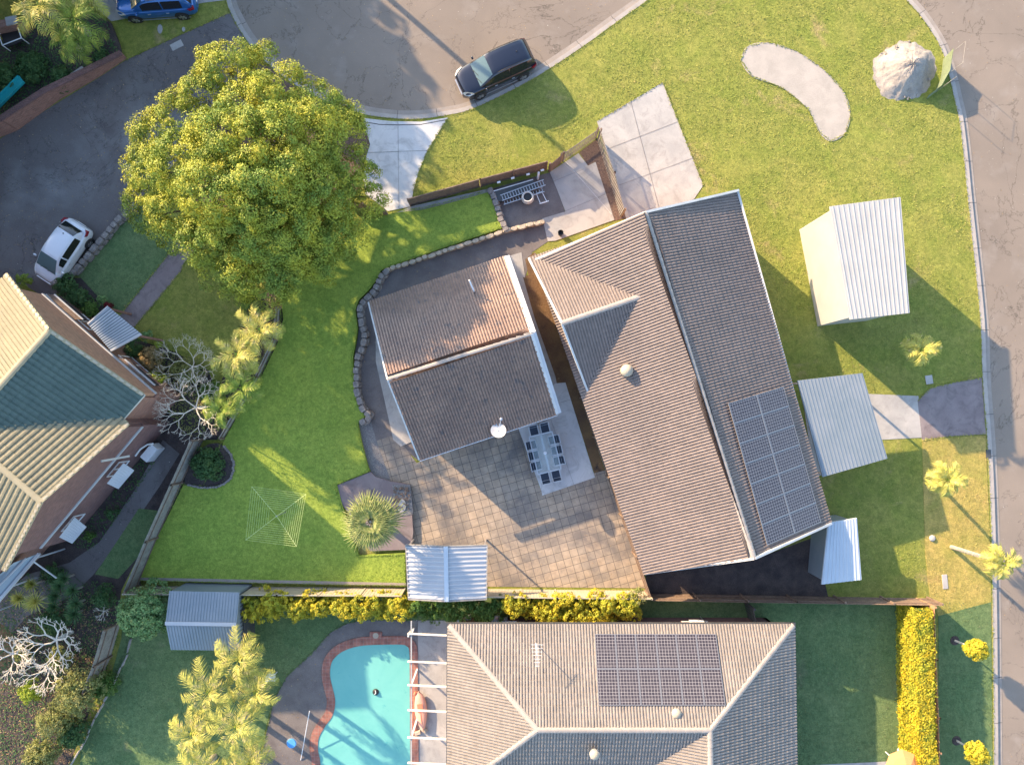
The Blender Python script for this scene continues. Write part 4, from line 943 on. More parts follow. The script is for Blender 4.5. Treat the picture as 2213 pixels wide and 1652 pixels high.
for p in (a, b, c, d): mb = MB(); q = p.lerp(cc, .07); mb.box((q.x, q.y, 1.2), (.08, .08, 2.2)); mb.build('post', M['steel'], gz)
# ---- pergola by the pool
pg = thing('pergola', 'white open pergola with long beams between the pool and the tiled house', 'pergola', P(925, 1500, .12))
mb = MB(); mb.bar(P(889, 1341, 2.5), P(889, 1760, 2.5), .065, .12); mb.build('beam', M['off_white'], pg)
for y in (1369, 1429, 1480, 1534, 1593, 1648, 1705): mb = MB(); mb.bar(P(881, y-1, 2.6), P(966, y+3, 2.9), .07, .1); mb.build('rafter', M['bark_pale'], pg)
for y in (1369, 1480, 1593, 1705): mb = MB(); q = P(889, y, 2.5); mb.box((q.x, q.y, 1.28), (.09, .09, 2.3)); mb.build('post', M['white'], pg)
# ================================================================ fences and walls
def fence(name, label, pts, h, mat, z0=.1, kind='paling', gap=.012, w=.1, post='timber_brown', cat='fence', pw_=2.4, t=.02):
    W_ = [Vector((*P(x, y, z0)[:2], z0)) for x, y in pts]; c = sum(W_, Vector())/len(W_); o = thing(name, label, cat, c)
    mb = MB(); rl = MB()
    for a, b in zip(W_, W_[1:]):
        d = (b-a); L = d.length; d.normalize(); n = Vector((-d.y, d.x, 0)); z = Vector((0, 0, 1)); k = int(L/(w+gap))
        rr = random.Random(int(L*100))
        if kind == 'sheet':
            for i in range(int(L/.09)): q = a+d*(i+.5)*.09; mb.box((q.x+n.x*.012*(i % 2), q.y+n.y*.012*(i % 2), z0+h/2), (.089, .012, h), math.atan2(d.y, d.x))
            rl.bar(a+z*h, b+z*h, .05, .04); rl.bar(a+z*.06, b+z*.06, .05, .05)
        else:
            for i in range(k): q = a+d*(i+.5)*L/k; hh = h+rr.uniform(-.015, .015); mb.box((q.x, q.y, z0+hh/2), (L/k-gap, t, hh), math.atan2(d.y, d.x))
            for f in (.25, .8): rl.bar(a+z*h*f+n*.04, b+z*h*f+n*.04, .04, .07)
        m = max(1, round(L/pw_))
        for i in range(m+1): q = a+d*L*i/m+n*(.07 if kind != 'sheet' else 0); p = MB(); p.box((q.x, q.y, z0+h/2), (.09, .09, h+.04), math.atan2(d.y, d.x)); p.build('post', M[post], o)
    mb.build('panel', M[mat], o); rl.build('rails', M[post], o); return o
fence('boundary_fence', 'dark paling fence along the left side of the raised lawn', [(440, 948), (398, 1040), (345, 1158), (302, 1262)], 1.7, 'timber_grey', .1)
fence('boundary_fence', 'low grey fence under the gold palms left of the raised lawn', [(608, 668), (601, 735), (563, 815), (487, 945)], .95, 'timber_grey', .1)
fence('rear_fence', 'cream sheet fence between the raised lawn and the long yellow hedge', [(302, 1266), (620, 1268), (876, 1270)], 1.75, 'paint_cream', .1, 'sheet', post='paint_cream')
fence('rear_fence', 'cream sheet fence along the bottom of the paved patio', [(1052, 1272), (1200, 1274), (1396, 1276)], 1.75, 'paint_cream', .1, 'sheet', post='paint_cream')
fence('dividing_fence', 'long paling fence between the paved patio and the corner house', [(1396, 1274), (1312, 1026), (1228, 775), (1157, 560)], 1.5, 'timber_brown', .1)
fence('front_fence', 'brown sheet fence between the street verge and the sunken yard', [(888, 445), (1040, 403), (1180, 366)], 1.35, 'timber_brown', .1, 'sheet', post='timber_brown')
fence('front_gate', 'brown timber gate at the corner of the sunken yard', [(1188, 372), (1212, 352)], 1.4, 'timber_brown', .1, cat='gate')
fence('slatted_fence', 'spaced slat fence facing the verge at the top of the pale yard slab', [(1216, 350), (1288, 300)], 1.5, 'timber_grey', .1, gap=.07, w=.06)
fence('slatted_fence', 'spaced slat fence beside the dark mulch strip and the corner driveway', [(1290, 302), (1318, 392), (1340, 468)], 1.6, 'timber_grey', .1, gap=.08, w=.06)
fence('side_fence', 'short dark paling fence beside the big tree at the foot of the white driveway', [(745, 440), (790, 452), (838, 468)], 1.2, 'timber_brown', .1, gap=.04)
fence('paling_fence', 'weathered grey paling fence below the round tree', [(262, 1340), (240, 1415), (218, 1470)], 1.8, 'timber_grey', .1)
fence('shed_fence', 'dark fence panel behind the metal shed', [(549, 1300), (551, 1385)], 1.6, 'metal_dark', .1, 'sheet', post='metal_dark')
fence('side_gate', 'dark slatted gate between the tiled house and the corner lot fence', [(1608, 1300), (1620, 1352)], 1.6, 'metal_dark', .1, gap=.05, cat='gate', post='metal_dark')
fence('lot_fence', 'dark fence between the corner lot and the tiled house lawn', [(1398, 1282), (1700, 1287), (2003, 1292)], 1.5, 'timber_brown', .1)
fence('street_fence', 'orange timber fence with posts behind the clipped yellow hedge', [(1977, 1292), (1980, 1400), (1985, 1520), (1989, 1665)], 1.9, 'timber_orange', .1, post='timber_orange')
def stonewall(name, label, pts, h, w, mat, z0, size, seed, cat='retaining wall', rows=2, round_=False, mb2='soil_dark'):
    r = random.Random(seed); W_ = [Vector((*P(x, y, z0+h)[:2], z0)) for x, y in smoothpath(pts, 4)]; c = sum(W_, Vector())/len(W_); o = thing(name, label, cat, c)
    L = [0]
    for a, b in zip(W_, W_[1:]): L.append(L[-1]+(b-a).length)
    def at(s):
        for i in range(len(L)-1):
            if s <= L[i+1] or i == len(L)-2: return W_[i].lerp(W_[i+1], (s-L[i])/max(L[i+1]-L[i], 1e-6)), (W_[i+1]-W_[i]).normalized()
    s = 0; st = MB()
    for row in range(rows):
        s = -size*.5*(row % 2); hh = h/rows
        while s < L[-1]-size*.2:
            l = size*r.uniform(.75, 1.3); q, d = at(min(max(s+l/2, 0), L[-1])); n = Vector((-d.y, d.x, 0)); s += l
            off2 = r.uniform(-.03, .03)+(rows-1-row)*.05; a = math.atan2(d.y, d.x)+r.uniform(-.06, .06)*(0 if round_ else 1); zz = z0+hh*row; b = st.n
            k = 8 if round_ else 6; vs = []
            for ring, (f, z) in enumerate(((1., zz), (1.0, zz+hh*.7), (.86, zz+hh*.97))):
                for i in range(k*2):
                    t = math.pi*i/k; e = 4. if not round_ else 2.6
                    x = math.copysign(abs(math.cos(t))**(2/e), math.cos(t))*l*.485*f; y = math.copysign(abs(math.sin(t))**(2/e), math.sin(t))*w*.5*f
                    x += r.uniform(-1, 1)*.012*(not round_); y += r.uniform(-1, 1)*.02*(not round_)
                    vs.append((q.x+n.x*off2+x*math.cos(a)-y*math.sin(a), q.y+n.y*off2+x*math.sin(a)+y*math.cos(a), z+r.uniform(-.01, .015)*(ring > 0)))
            m = 2*k; st.add(vs, [(g*m+i, g*m+(i+1) % m, (g+1)*m+(i+1) % m, (g+1)*m+i) for g in (0, 1) for i in range(m)]+[tuple(range(2*m, 3*m))])
    st.build('stones', M[mat], o)
    return o
stonewall('stone_wall', 'curving dry stone retaining wall between the raised lawn and the tiled outbuilding', [(833, 586), (822, 598), (812, 620), (798, 638), (785, 652), (777, 668), (780, 700), (788, 722), (784, 745), (772, 775), (769, 830), (774, 860), (784, 885), (799, 898), (781, 912)], .45, .36, 'stone', .1, .42, 3)
stonewall('block_wall', 'cream scalloped block retaining wall above the outbuilding', [(836, 582), (950, 545), (1040, 516), (1090, 498), (1130, 489), (1170, 479)], .42, .26, 'block_cream', .1, .44, 4, round_=True)
stonewall('stone_wall', 'short rough stone wall at the right end of the raised lawn', [(1060, 410), (1072, 440), (1082, 470), (1092, 494)], .5, .36, 'stone', .1, .35, 5)
stonewall('stone_wall', 'mossy stone edging wall beside the white hatchback', [(288, 446), (250, 477), (213, 522), (183, 556), (153, 590)], .4, .36, 'stone', .1, .5, 6)
stonewall('garden_edging', 'ring of small pale stones round the dark shrub bed on the lawn', [(404, 1048), (440, 1054), (478, 1048), (498, 1032), (504, 1008), (498, 982), (482, 962)], .12, .12, 'stone', LZ, .16, 8, rows=1)
def brickwall(label, pts, hs, w, mat='brick_mauve', name='brick_wall', z0=-.0):
    W_ = [P(x, y, 0) for x, y in pts]; c = sum(W_, Vector())/len(W_); o = thing(name, label, 'wall', c); mb = MB(); cp = MB()
    for i, (a, b) in enumerate(zip(W_, W_[1:])):
        d = (b-a).normalized(); n = Vector((-d.y, d.x, 0))*(w/2); za, zb = hs[i], hs[i+1]
        vs = [a-n, b-n, b+n, a+n]; vs = [Vector((v.x, v.y, z0)) for v in vs]+[Vector((v.x, v.y, z)) for v, z in zip(vs, (za, zb, zb, za))]
        mb.add(vs, [(3, 2, 1, 0), (4, 5, 6, 7), (0, 1, 5, 4), (1, 2, 6, 5), (2, 3, 7, 6), (3, 0, 4, 7)])
        L = (b-a).length; k = int(L/.13); rr = random.Random(i)
        for j in range(k):
            q = a.lerp(b, (j+.5)/k); z = za+(zb-za)*(j+.5)/k; cp.box((q.x, q.y, z+.045+rr.uniform(-.006, .006)), (L/k-.012, w+.05, .09), math.atan2(d.y, d.x))
    mb.build('brickwork', M[mat], o, uv=True); cp.build('brick_coping', M['brick_mauve'] if mat != 'brick_orange' else M['brick_orange'], o, uv=True); return o
brickwall('long red brick retaining wall along the top side of the dark shared driveway', [(-60, 318), (40, 278), (125, 215), (215, 163), (273, 124)], [1.5, 1.4, 1.15, .85, .5], .3, 'brick_red')
stonewall('timber_edging', 'curved grey edging between the left shrubs and the shaded back lawn', [(282, 1379), (268, 1426), (226, 1514), (200, 1559), (176, 1614), (150, 1655)], .14, .10, 'timber_grey', .1, .9, 9, rows=1, cat='edging')
# ================================================================ trees
def spx(X, Y, z, r_): c = P(X, Y, z); return (c.x, c.y, z, r_)
BT = [(480, 130, 6.2, 1.9), (430, 180, 6, 1.6), (380, 240, 5.8, 1.9), (330, 270, 4.6, 1.6), (600, 185, 6.2, 2.0), (540, 210, 7.6, 2.0), (670, 210, 5.4, 1.7), (720, 260, 4.8, 1.7), (650, 270, 7.2, 2.2), (570, 290, 8.8, 2.3), (480, 280, 8.6, 2.2), (400, 330, 7.4, 2.2), (340, 350, 5.6, 1.9), (310, 410, 4.4, 1.4), (300, 330, 4.6, 1.2), (370, 430, 5.6, 1.9), (460, 380, 8.6, 2.3), (550, 380, 9.0, 2.4), (630, 360, 8.0, 2.2), (710, 340, 5.8, 1.9), (765, 360, 4.2, 1.3), (740, 420, 4.6, 1.7), (670, 440, 6.2, 2.1), (590, 460, 7.4, 2.2), (500, 460, 7.2, 2.1), (430, 490, 5.6, 1.7), (460, 550, 4.6, 1.5), (530, 550, 5.4, 1.7), (560, 605, 4.0, 1.3), (600, 560, 4.6, 1.5), (660, 520, 4.8, 1.6), (720, 490, 4.0, 1.4), (500, 600, 3.6, 1.0), (790, 400, 3.6, .8), (690, 555, 3.6, .9), (355, 480, 4.4, 1.1), (520, 115, 5.6, 1.1), (745, 215, 4.0, .9), (300, 445, 4.0, .8), (600, 480, 6.2, 2.1), (550, 510, 5.4, 1.9), (650, 470, 5.6, 1.9), (590, 390, 6.8, 2.4), (690, 390, 5, 1.8), (470, 500, 5, 1.8), (640, 540, 4.6, 1.5), (580, 560, 4.4, 1.6), (700, 470, 4.4, 1.6), (560, 110, 4.6, 1.0), (640, 300, 6, 2.2)]
bt = thing('large_tree', 'huge broad yellow green tree between the dark driveway and the white driveway', 'tree', (*P(640, 450, 0)[:2], G))
L = [spx(X+14, Y+26, z*.86, r_*.78) for X, Y, z, r_ in BT]
crown('crown', L, .48, 190, .054, M['leaf_bigtree'], bt, 11, cover=1.5, zmin=-.3)
mb = MB(); limbs(mb, bt.location, L, .38, 4, .35); mb.build('trunk', M['bark'], bt)
shrub('round_tree', 'dense dark green round tree just left of the metal shed', 300, 1330, 3.4, 66, 'leaf_round', 21, 'tree', clump=.2, per=30, size=.06, n=20, lr=.36)
def loosehedge(name, label, a, b, z, w, mat, seed):
    A, B = P(*a, z*.8), P(*b, z*.8); r = random.Random(seed); L = (B-A).length; n = int(L/.33); d = (B-A).normalized(); nn = Vector((-d.y, d.x, 0)); t = thing(name, label, 'hedge', ((A+B)/2).to_2d().to_3d()+Vector((0, 0, G))); lo = []
    for i in range(n):
        for k in range(3):
            q = A+d*(L*(i+r.uniform(0, 1))/n)+nn*r.uniform(-.5, .5)*w; lo.append((q.x, q.y, r.uniform(.4, .82)*z, r.uniform(.26, .46)))
    for i in range(n//3): q = A+d*r.uniform(0, L)+nn*(-w*.5-r.uniform(0, .35)); lo.append((q.x, q.y, z*.6, r.uniform(.14, .26)))
    crown('foliage', lo, .13, 30, .046, M[mat], t, seed, cover=1.0, zmin=-.5)
    mb = MB()
    for i in range(n//2): q = A+d*(L*(i+.5)/(n/2)); mb.tube([(q.x, q.y, G), (q.x+r.uniform(-.1, .1), q.y, z*.6)], [.03, .012], 5)
    mb.build('stems', M['bark'], t)
loosehedge('yellow_hedge', 'long loose yellow flowering hedge along the bottom of the lawn', (525, 1310), (885, 1313), 2.3, 1.05, 'leaf_yellow', 31)
loosehedge('green_hedge', 'green stretch of loose hedge just below the white shelter', (890, 1313), (1085, 1316), 1.9, 1.0, 'leaf_green', 32)
loosehedge('yellow_hedge', 'yellow flowering hedge stretch right of the green hedge, beside the tiled house roof', (1092, 1316), (1375, 1316), 2.3, 1.15, 'leaf_yellow', 33)
boxhedge('clipped_hedge', 'clipped bright yellow hedge beside the orange timber fence on the right', P(1972, 1304, 1.0), P(1979, 1645, 1.0), .9, 2.1, 'leaf_yellow', 34, bulge=.14, size=.042, dens=1000)
sc = F/(CZ-2.0)
def standard(label, bx, by, X, Y, z, r_, seed):
    b = P(bx, by, .1); c = P(X, Y, z); t = thing('topiary_tree', label, 'topiary tree', b, 'clipped round trees on the street verge')
    mb = MB(); mb.tube([b, b.lerp(c, .5), c], [.06, .045, .035], 8); mb.build('trunk', M['bark_pale'], t)
    L = ring_lobes(c.x, c.y, z-.25, z+.15, r_, r_, r_*.55, 14, seed); L += [(a, bb, zz-.35, d) for a, bb, zz, d in L[:8]]
    crown('crown', L, .12, 40, .04, M['leaf_yellow'], t, seed, zmin=-.9)
    m2 = MB(); m2.lathe([(.28, 0), (.24, .03)], (b.x, b.y, .12), 14); m2.build('mulch_ring', M['soil_dark'], t)
standard('upper clipped yellow ball tree on the shaded verge by the yellow hedge', 2063, 1383, 2113, 1403, 2.05, .62, 41)
standard('lower clipped yellow ball tree by the street near the bottom edge', 2067, 1599, 2115, 1627, 2.0, .64, 42)
# shrubs round the brick house
S = shrub
S('shrub', 'dark bushy shrub touching the front of the white hatchback', 137, 617, 1.3, 27, 'leaf_dark', 51, n=8)
S('shrub', 'mixed dark shrub behind the slatted sunshade, second from the white hatchback', 165, 643, 1.2, 28, 'leaf_dark', 52, n=8)
S('shrub', 'bright green low shrub beside the porch wall', 192, 668, 1.0, 20, 'leaf_green', 53)
S('shrub', 'small pale green ball shrub at the corner of the front lawn', 218, 648, .9, 11, 'leaf_round', 54, n=4, clump=.1)
S('shrub', 'tiny dark red shrub beside the porch roof', 233, 662, .8, 9, 'leaf_red', 55, n=4, clump=.08)
S('shrub', 'dark green shrub just below the porch roof', 285, 752, 1.4, 27, 'leaf_dark', 56, n=8)
S('shrub', 'small blue green ball shrub right of the porch roof', 313, 726, 1.0, 12, 'leaf_round', 57, n=4, clump=.1)
S('shrub', 'tan dry shrub between the porch and the twiggy bare tree', 322, 775, 1.4, 32, 'leaf_tan', 58, n=8)
S('shrub', 'lime shrub against the orange brick gable, below the tan shrub', 338, 815, 1.2, 20, 'leaf_lime', 59)
S('shrub', 'small yellow green shrub at the edge of the lower front lawn', 342, 747, .8, 8, 'leaf_lime', 60, n=4, clump=.08)
S('shrub', 'olive shrub under the twiggy bare tree near the gold palms', 400, 800, 1.2, 38, 'leaf_olive', 61, n=9)
S('shrub', 'green shrub under the pale bare tree near the fence', 455, 850, 1.1, 32, 'leaf_green', 62, n=8)
S('shrub', 'dark dome shrub in the round bed on the raised lawn', 440, 1003, 1.5, 38, 'leaf_dark', 63, n=12, z0=LZ)
S('shrub', 'small dark shrub on the side path under a pale awning', 192, 1158, .7, 12, 'leaf_green', 64, n=4)
S('shrub', 'thin dark shrub against the wall between two pale awnings', 238, 1110, .7, 12, 'leaf_dark', 65, n=4)
S('shrub', 'dark straggly shrub just left of the round tree', 218, 1293, 1.6, 26, 'leaf_dark', 66, n=8)
S('shrub', 'big pale olive bush right of the white knobbly bare tree', 155, 1500, 2.6, 60, 'leaf_olive', 67, n=18, clump=.22, lr=.4)
S('shrub', 'second pale olive bush below the big one on the left', 110, 1560, 2.2, 45, 'leaf_olive', 68, n=14, clump=.22, lr=.4)
S('shrub', 'vivid lime green bush at the far left under the bare tree', 62, 1498, 2.0, 27, 'leaf_lime', 69, n=8)
S('shrub', 'dark green trailing bush beside the curved grey edging', 215, 1485, 1.3, 30, 'leaf_green', 70, n=9)
S('shrub', 'dark green bush at the lower part of the curved edging', 150, 1590, 1.6, 36, 'leaf_dark', 71, n=10)
S('shrub', 'olive bush at the bottom left corner of the photo', 80, 1640, 2.2, 42, 'leaf_olive', 72, n=10)
S('shrub', 'dark bush between two white knobbly bare trees', 105, 1345, 1.3, 34, 'leaf_dark', 73, n=9)
S('shrub', 'golden bush below the white knobbly bare tree', 120, 1432, 1.6, 28, 'leaf_olive', 74, n=8)
S('shrub', 'dry olive ground shrub near the left edge beside bare earth', 45, 1415, 1.2, 26, 'leaf_olive', 75, n=7)
S('shrub', 'dark shrub at the left edge above the yuccas', 105, 1240, .9, 26, 'leaf_dark', 76, n=6)
S('shrub', 'low dark shrub beside the brick retaining wall near the blue car', 215, 122, .9, 17, 'leaf_dark', 77, z0=.33)
S('shrub', 'dark shrub in the bed above the teal slide', 60, 140, 1.2, 42, 'leaf_dark', 78, n=9, z0=.33)
S('shrub', 'dark shrub between the top left palms and the brick wall', 130, 165, 1.1, 30, 'leaf_dark', 79, n=8, z0=.33)
S('shrub', 'dark shrub at the left edge beyond the teal slide', 5, 160, 1.3, 34, 'leaf_dark', 80, n=8, z0=.33)
S('shrub', 'grey green bush leaning over the right end of the patio fence', 1375, 1292, 2.4, 20, 'leaf_olive', 81, n=5)
S('shrub', 'small bush behind the cream fence left of the shed', 310, 1280, 2.3, 18, 'leaf_olive', 82, n=5)
S('shrub', 'bushy ring of clipped shrub at the foot of the big tree', 540, 655, .9, 24, 'leaf_green', 83, n=7)
# bare trees
bare_tree('pale knobbly leafless tree at the lower left above the olive bushes', 95, 1395, 4.2, 74, 5, depth=5, r0=.085)
bare_tree('pale leafless tree cut by the left edge below the verandah', 0, 1425, 4.0, 55, 6, depth=5, r0=.07)
bare_tree('low pale leafless tree below the knobbly one at the lower left', 85, 1455, 3.4, 55, 8, depth=5, r0=.065)
bare_tree('pale spreading leafless tree between the brick house and the raised lawn', 405, 880, 4.2, 84, 9, depth=6, r0=.06)
bare_tree('fine twiggy leafless tree beside the gold palms', 400, 790, 3.6, 70, 10, depth=6, r0=.035, mat='bark_pale', kids_n=3)
bare_tree('small broken grey branch beside the round tree', 215, 1325, 1.8, 26, 12, depth=3, r0=.03)
# palms
g1 = 'gold palms along the left boundary'
palm('gold feather palm nearest the big tree on the left boundary', 562, 712, 4.4, 1.6, 13, seed=1, group=g1)
palm('gold feather palm second from the big tree on the boundary', 512, 765, 4.4, 1.6, 13, seed=2, group=g1)
palm('shorter palm third from the big tree, beside the lawn fence', 522, 838, 3.8, 1.4, 11, 'frond_green', seed=3, group=g1)
palm('small palm beside the pale spreading leafless tree', 480, 885, 3.2, 1.2, 10, 'frond_green', seed=4, group=g1)
g2 = 'cluster of palms in the shaded back lawn'
for i, (X, Y, z, l, s) in enumerate(((515, 1425, 4.0, 1.7, 5), (450, 1495, 4.2, 1.8, 6), (552, 1495, 3.8, 1.6, 7), (415, 1585, 3.9, 1.6, 8), (510, 1570, 4.6, 1.9, 9), (440, 1660, 4.1, 1.8, 10), (540, 1650, 3.8, 1.5, 11))):
    palm(('topmost palm of the back lawn cluster, beside the metal shed', 'left palm of the back lawn cluster, second row', 'right palm of the back lawn cluster, nearest the pool', 'leftmost palm of the back lawn cluster', 'central palm of the back lawn cluster', 'bottom left palm of the back lawn cluster', 'bottom right palm of the back lawn cluster')[i], X, Y, z, l*1.06, 12, 'frond_gold', seed=s, group=g2)
g3 = 'palms in the top left corner bed'
palm('tall palm at the very top left with its crown cut by the top edge', 85, 10, 5.0, 2.0, 14, 'frond_gold', seed=12, group=g3)
palm('green palm in the top left bed nearest the blue car', 160, 45, 4.4, 1.9, 14, 'frond_green', seed=13, group=g3)
palm('lower green palm in the top left bed above the brick wall', 150, 88, 3.4, 1.5, 11, 'frond_green', seed=14, group=g3)
palm('palm cut by the top edge right of the tall top left palm', 185, -20, 4.6, 1.8, 12, 'frond_gold', seed=19, group=g3)
palm('small palm growing at the edge of the driveway above the brick house', 51, 606, 1.0, .55, 9, 'frond_green', seed=15, tr=.05, W=.2)
palm('big pale green fan palm at the corner of the lawn and the paved patio', 802, 1126, 4.2, 1.35, 22, 'frond_fan', 'fan', seed=16, tr=.15, z0=LZ-.05)
g4 = 'palms on the street verge'
palm('short palm on the shaded street verge nearest the top right', 1990, 755, 3.2, 1.0, 11, 'frond_gold', seed=17, group=g4, tr=.08)
palm('palm on the sunny dry verge below the crossover driveway', 2046, 1036, 4.0, 1.05, 13, 'frond_gold', seed=18, group=g4, tr=.09)
palm('tall leaning palm beside the kerb at the right edge', 2166, 1216, 4.4, 1.15, 12, 'frond_gold', seed=20, group=g4, tr=.09, base=P(2056, 1181, .1))
yu = [(130, 1264, 1.4, .62), (139, 1249, 1.6, .6), (159, 1275, 1.5, .62), (121, 1287, 1.3, .6), (165, 1303, 1.5, .66), (162, 1326, 1.3, .7), (117, 1310, 1.2, .52)]
yn = ['upper left of the dark cluster', 'topmost of the dark cluster', 'upper right of the dark cluster', 'left middle of the dark cluster', 'right middle of the dark cluster', 'lowest of the dark cluster', 'lower left of the dark cluster']
for i, (X, Y, z, r_) in enumerate([(a, b, z*.6, r_) for a, b, z, r_ in yu]): yucca('dark green spiky yucca, '+yn[i], X, Y, z, r_, 'yucca_leaf', i)
yucca('largest sunlit yellow spiky yucca beside the verandah', 78, 1298, 1.8, .85, 'frond_gold', 20); yucca('yellow spiky yucca nearest the left edge', 43, 1292, 1.5, .62, 'frond_gold', 21); yucca('small yellowish spiky yucca above the largest one', 70, 1262, 1.3, .52, 'frond_gold', 22)
# trees standing outside the picture to the upper left: their long shadows cross the road and gardens
def fartree(label, wx, wy, z, r_, seed, n=9, lr=.45, mat='leaf_green', cover=1.0, low=.35, name='street_tree'):
    t = thing(name, label, 'tree', (wx, wy, G), 'trees standing beyond the upper left edge of the picture'); L = ring_lobes(wx, wy, z*low, z, r_, r_, r_*lr, n, seed)
    L = [(a, b, c-d*.7, d) for a, b, c, d in L]; L += [(a*.98+wx*.02, b, c-r_*.55, d) for a, b, c, d in L[:n-2]]
    crown('crown', L, .5, 36, .2, M[mat], t, seed, cover=cover, zmin=-.9); mb = MB(); limbs(mb, (wx, wy, G), L, .3, seed, .3); mb.build('trunk', M['bark'], t)
FT = [(-24.5, 31.5, 8.5, 4.0), (-30, 30, 9, 4.4), (-34, 31, 10, 4.6), (-37, 25, 10, 4.8), (-38.5, 18.5, 10, 4.8), (-39, 11, 9.5, 4.6), (-46, 20, 11, 5), (-41, 31, 11, 5), (-47, 3, 11, 5), (-50, -5, 10, 4.5), (-54, -14, 9, 4), (-29, 36, 9.5, 4.2), (-24.5, 34.8, 10, 4.2), (-26, 27.8, 6, 2.4), (-21.9, 28.8, 9, 3.3), (-33, 18, 14, 4.2)]
lb = ['nearest the top edge above the road', 'second along the top edge', 'third along the top edge', 'at the upper left corner', 'beyond the left edge level with the slide', 'beyond the left edge level with the driveway', 'behind the left edge row', 'farthest beyond the corner', 'beyond the left edge level with the brick house', 'beyond the left edge below the brick house', 'farthest down the left side', 'behind the top edge row', 'tallest behind the top edge row', 'smallest above the road', 'between the first two above the road', 'beyond the left edge level with the white hatchback']
for i, (x, y, z, r_) in enumerate(FT): fartree('tall leafy tree out of view, '+lb[i], x, y, z, r_, 90+i)
# ================================================================ vehicles
def car(name, label, X, Y, ang, kind, pm_, W=1.88, L=4.8, H=1.72):
    """lofted body along +x (nose), then turned; ang in degrees in world"""
    c = P(X, Y, 0); t = thing(name, label, 'car', (c.x, c.y, 0.0 if kind != 'hatch' else .112)); hw = W/2
    if kind == 'suv':
        B = [(2.40, .60, .60, .34), (2.36, .72, .80, .30), (2.22, .86, .94, .26), (1.95, .95, 1.0, .24), (1.5, .99, 1.05, .22), (1.15, 1., 1.09, .22), (.6, 1., 1.1, .22), (-.6, 1., 1.11, .22), (-1.6, 1., 1.13, .22), (-2.05, .97, 1.12, .25), (-2.28, .9, 1.06, .30), (-2.38, .78, .9, .36), (-2.4, .6, .7, .4)]
        Gs = [(1.28, 1.08, .86, .80), (1.0, 1.27, .82, .845), (.7, 1.47, .775, .87), (.42, 1.62, .735, .88), (.1, 1.685, .72, .885), (-.6, 1.71, .72, .885), (-1.3, 1.69, .715, .88), (-1.8, 1.64, .70, .865), (-2.05, 1.56, .70, .84), (-2.2, 1.34, .76, .82), (-2.3, 1.12, .80, .80)]
        ws, rg = (0, 3), (8, 10); sw = [(2, 5), (5, 7)]; wh = 1.42; wr = .36
    else:
        B = [(1.98, .55, .55, .3), (1.94, .70, .72, .26), (1.8, .85, .86, .22), (1.55, .94, .94, .2), (1.25, .98, 1.0, .2), (.6, 1., 1.04, .2), (-.6, 1., 1.06, .2), (-1.3, .99, 1.08, .2), (-1.7, .95, 1.06, .24), (-1.9, .86, 1.0, .28), (-1.97, .7, .8, .34)]
        Gs = [(1.3, 1.0, .83, .78), (1.05, 1.14, .79, .82), (.75, 1.30, .74, .845), (.48, 1.42, .70, .855), (.2, 1.475, .685, .86), (-.4, 1.49, .68, .86), (-.95, 1.47, .67, .85), (-1.2, 1.42, .66, .83), (-1.45, 1.28, .68, .80), (-1.68, 1.06, .74, .77)]
        ws, rg = (0, 3), (7, 9); sw = [(2, 4), (4, 7)]; wh = 1.22; wr = .31
    def place(mb, nm, m, par, sm=True, sub=0):
        me = bpy.data.meshes.new(nm); me.from_pydata(mb.v, [], mb.f); me.update(); me.materials.append(M[m])
        if sm: me.polygons.foreach_set('use_smooth', [True]*len(me.polygons))
        o = bpy.data.objects.new(nm, me); C.objects.link(o); o.parent = par
        if sub: s = o.modifiers.new('s', 'SUBSURF'); s.levels = sub; s.render_levels = sub
        return o
    mb = MB(); vs = []
    prof = lambda w, zt, zl: [(0, zt+.02), (w*.55, zt+.005), (w*.88, zt-.05), (w*.985, zt-.16), (w, zt-.34), (w*.99, (zt+zl)*.42), (w*.93, zl), (w*.6, zl-.04), (0, zl-.04)]
    for x, wf, zt, zl in B:
        h = prof(hw*wf, zt, zl); ring = [(y, z) for y, z in h]+[(-y, z) for y, z in h[-2:0:-1]]; vs += [(x, y, z) for y, z in ring]
    m = 16; fs = [(i*m+k, i*m+(k+1) % m, (i+1)*m+(k+1) % m, (i+1)*m+k) for i in range(len(B)-1) for k in range(m)]+[tuple(range(m)), tuple(range(len(B)*m-1, (len(B)-1)*m-1, -1))]
    mb.add(vs, fs); body_ = place(mb, 'body', pm_, t, True, 2)
    mb = MB(); vs = []; sc_ = hw
    def gr(i, s): x, zt, wt, wb = Gs[i]; zb = 1.02 if kind == 'suv' else .95; return Vector((x, s*wt*hw/.94*.94, zt)), Vector((x, s*wb*hw/.94*1.0, zb))
    for i, (x, zt, wt, wb) in enumerate(Gs):
        wt *= hw; wb *= hw*1.06; zb = 1.0 if kind == 'suv' else .93
        h = [(0, zt+.025), (wt*.5, zt+.018), (wt*.86, zt), (wt*.98, zt-.03), ((wt*.98+wb)/2, (zt-.03+zb)/2), (wb, zb)]
        ring = h+[(-y, z) for y, z in h[:0:-1]]; vs += [(x, y, z) for y, z in ring]
    m = 11; fs = [(i*m+k, i*m+(k+1) % m, (i+1)*m+(k+1) % m, (i+1)*m+k) for i in range(len(Gs)-1) for k in range(m) if k != 5]+[tuple(range(m)), tuple(range(len(Gs)*m-1, (len(Gs)-1)*m-1, -1))]
    mb.add(vs, fs); place(mb, 'cabin', pm_, t)
    def ringp(i, s, f):     # f 0 top edge .. 1 belt line
        x, zt, wt, wb = Gs[i]; wt *= hw; wb *= hw*1.06; zb = 1.0 if kind == 'suv' else .93
        a = Vector((x, s*wt*.98, zt-.03)); b = Vector((x, s*wb, zb)); return a.lerp(b, f)
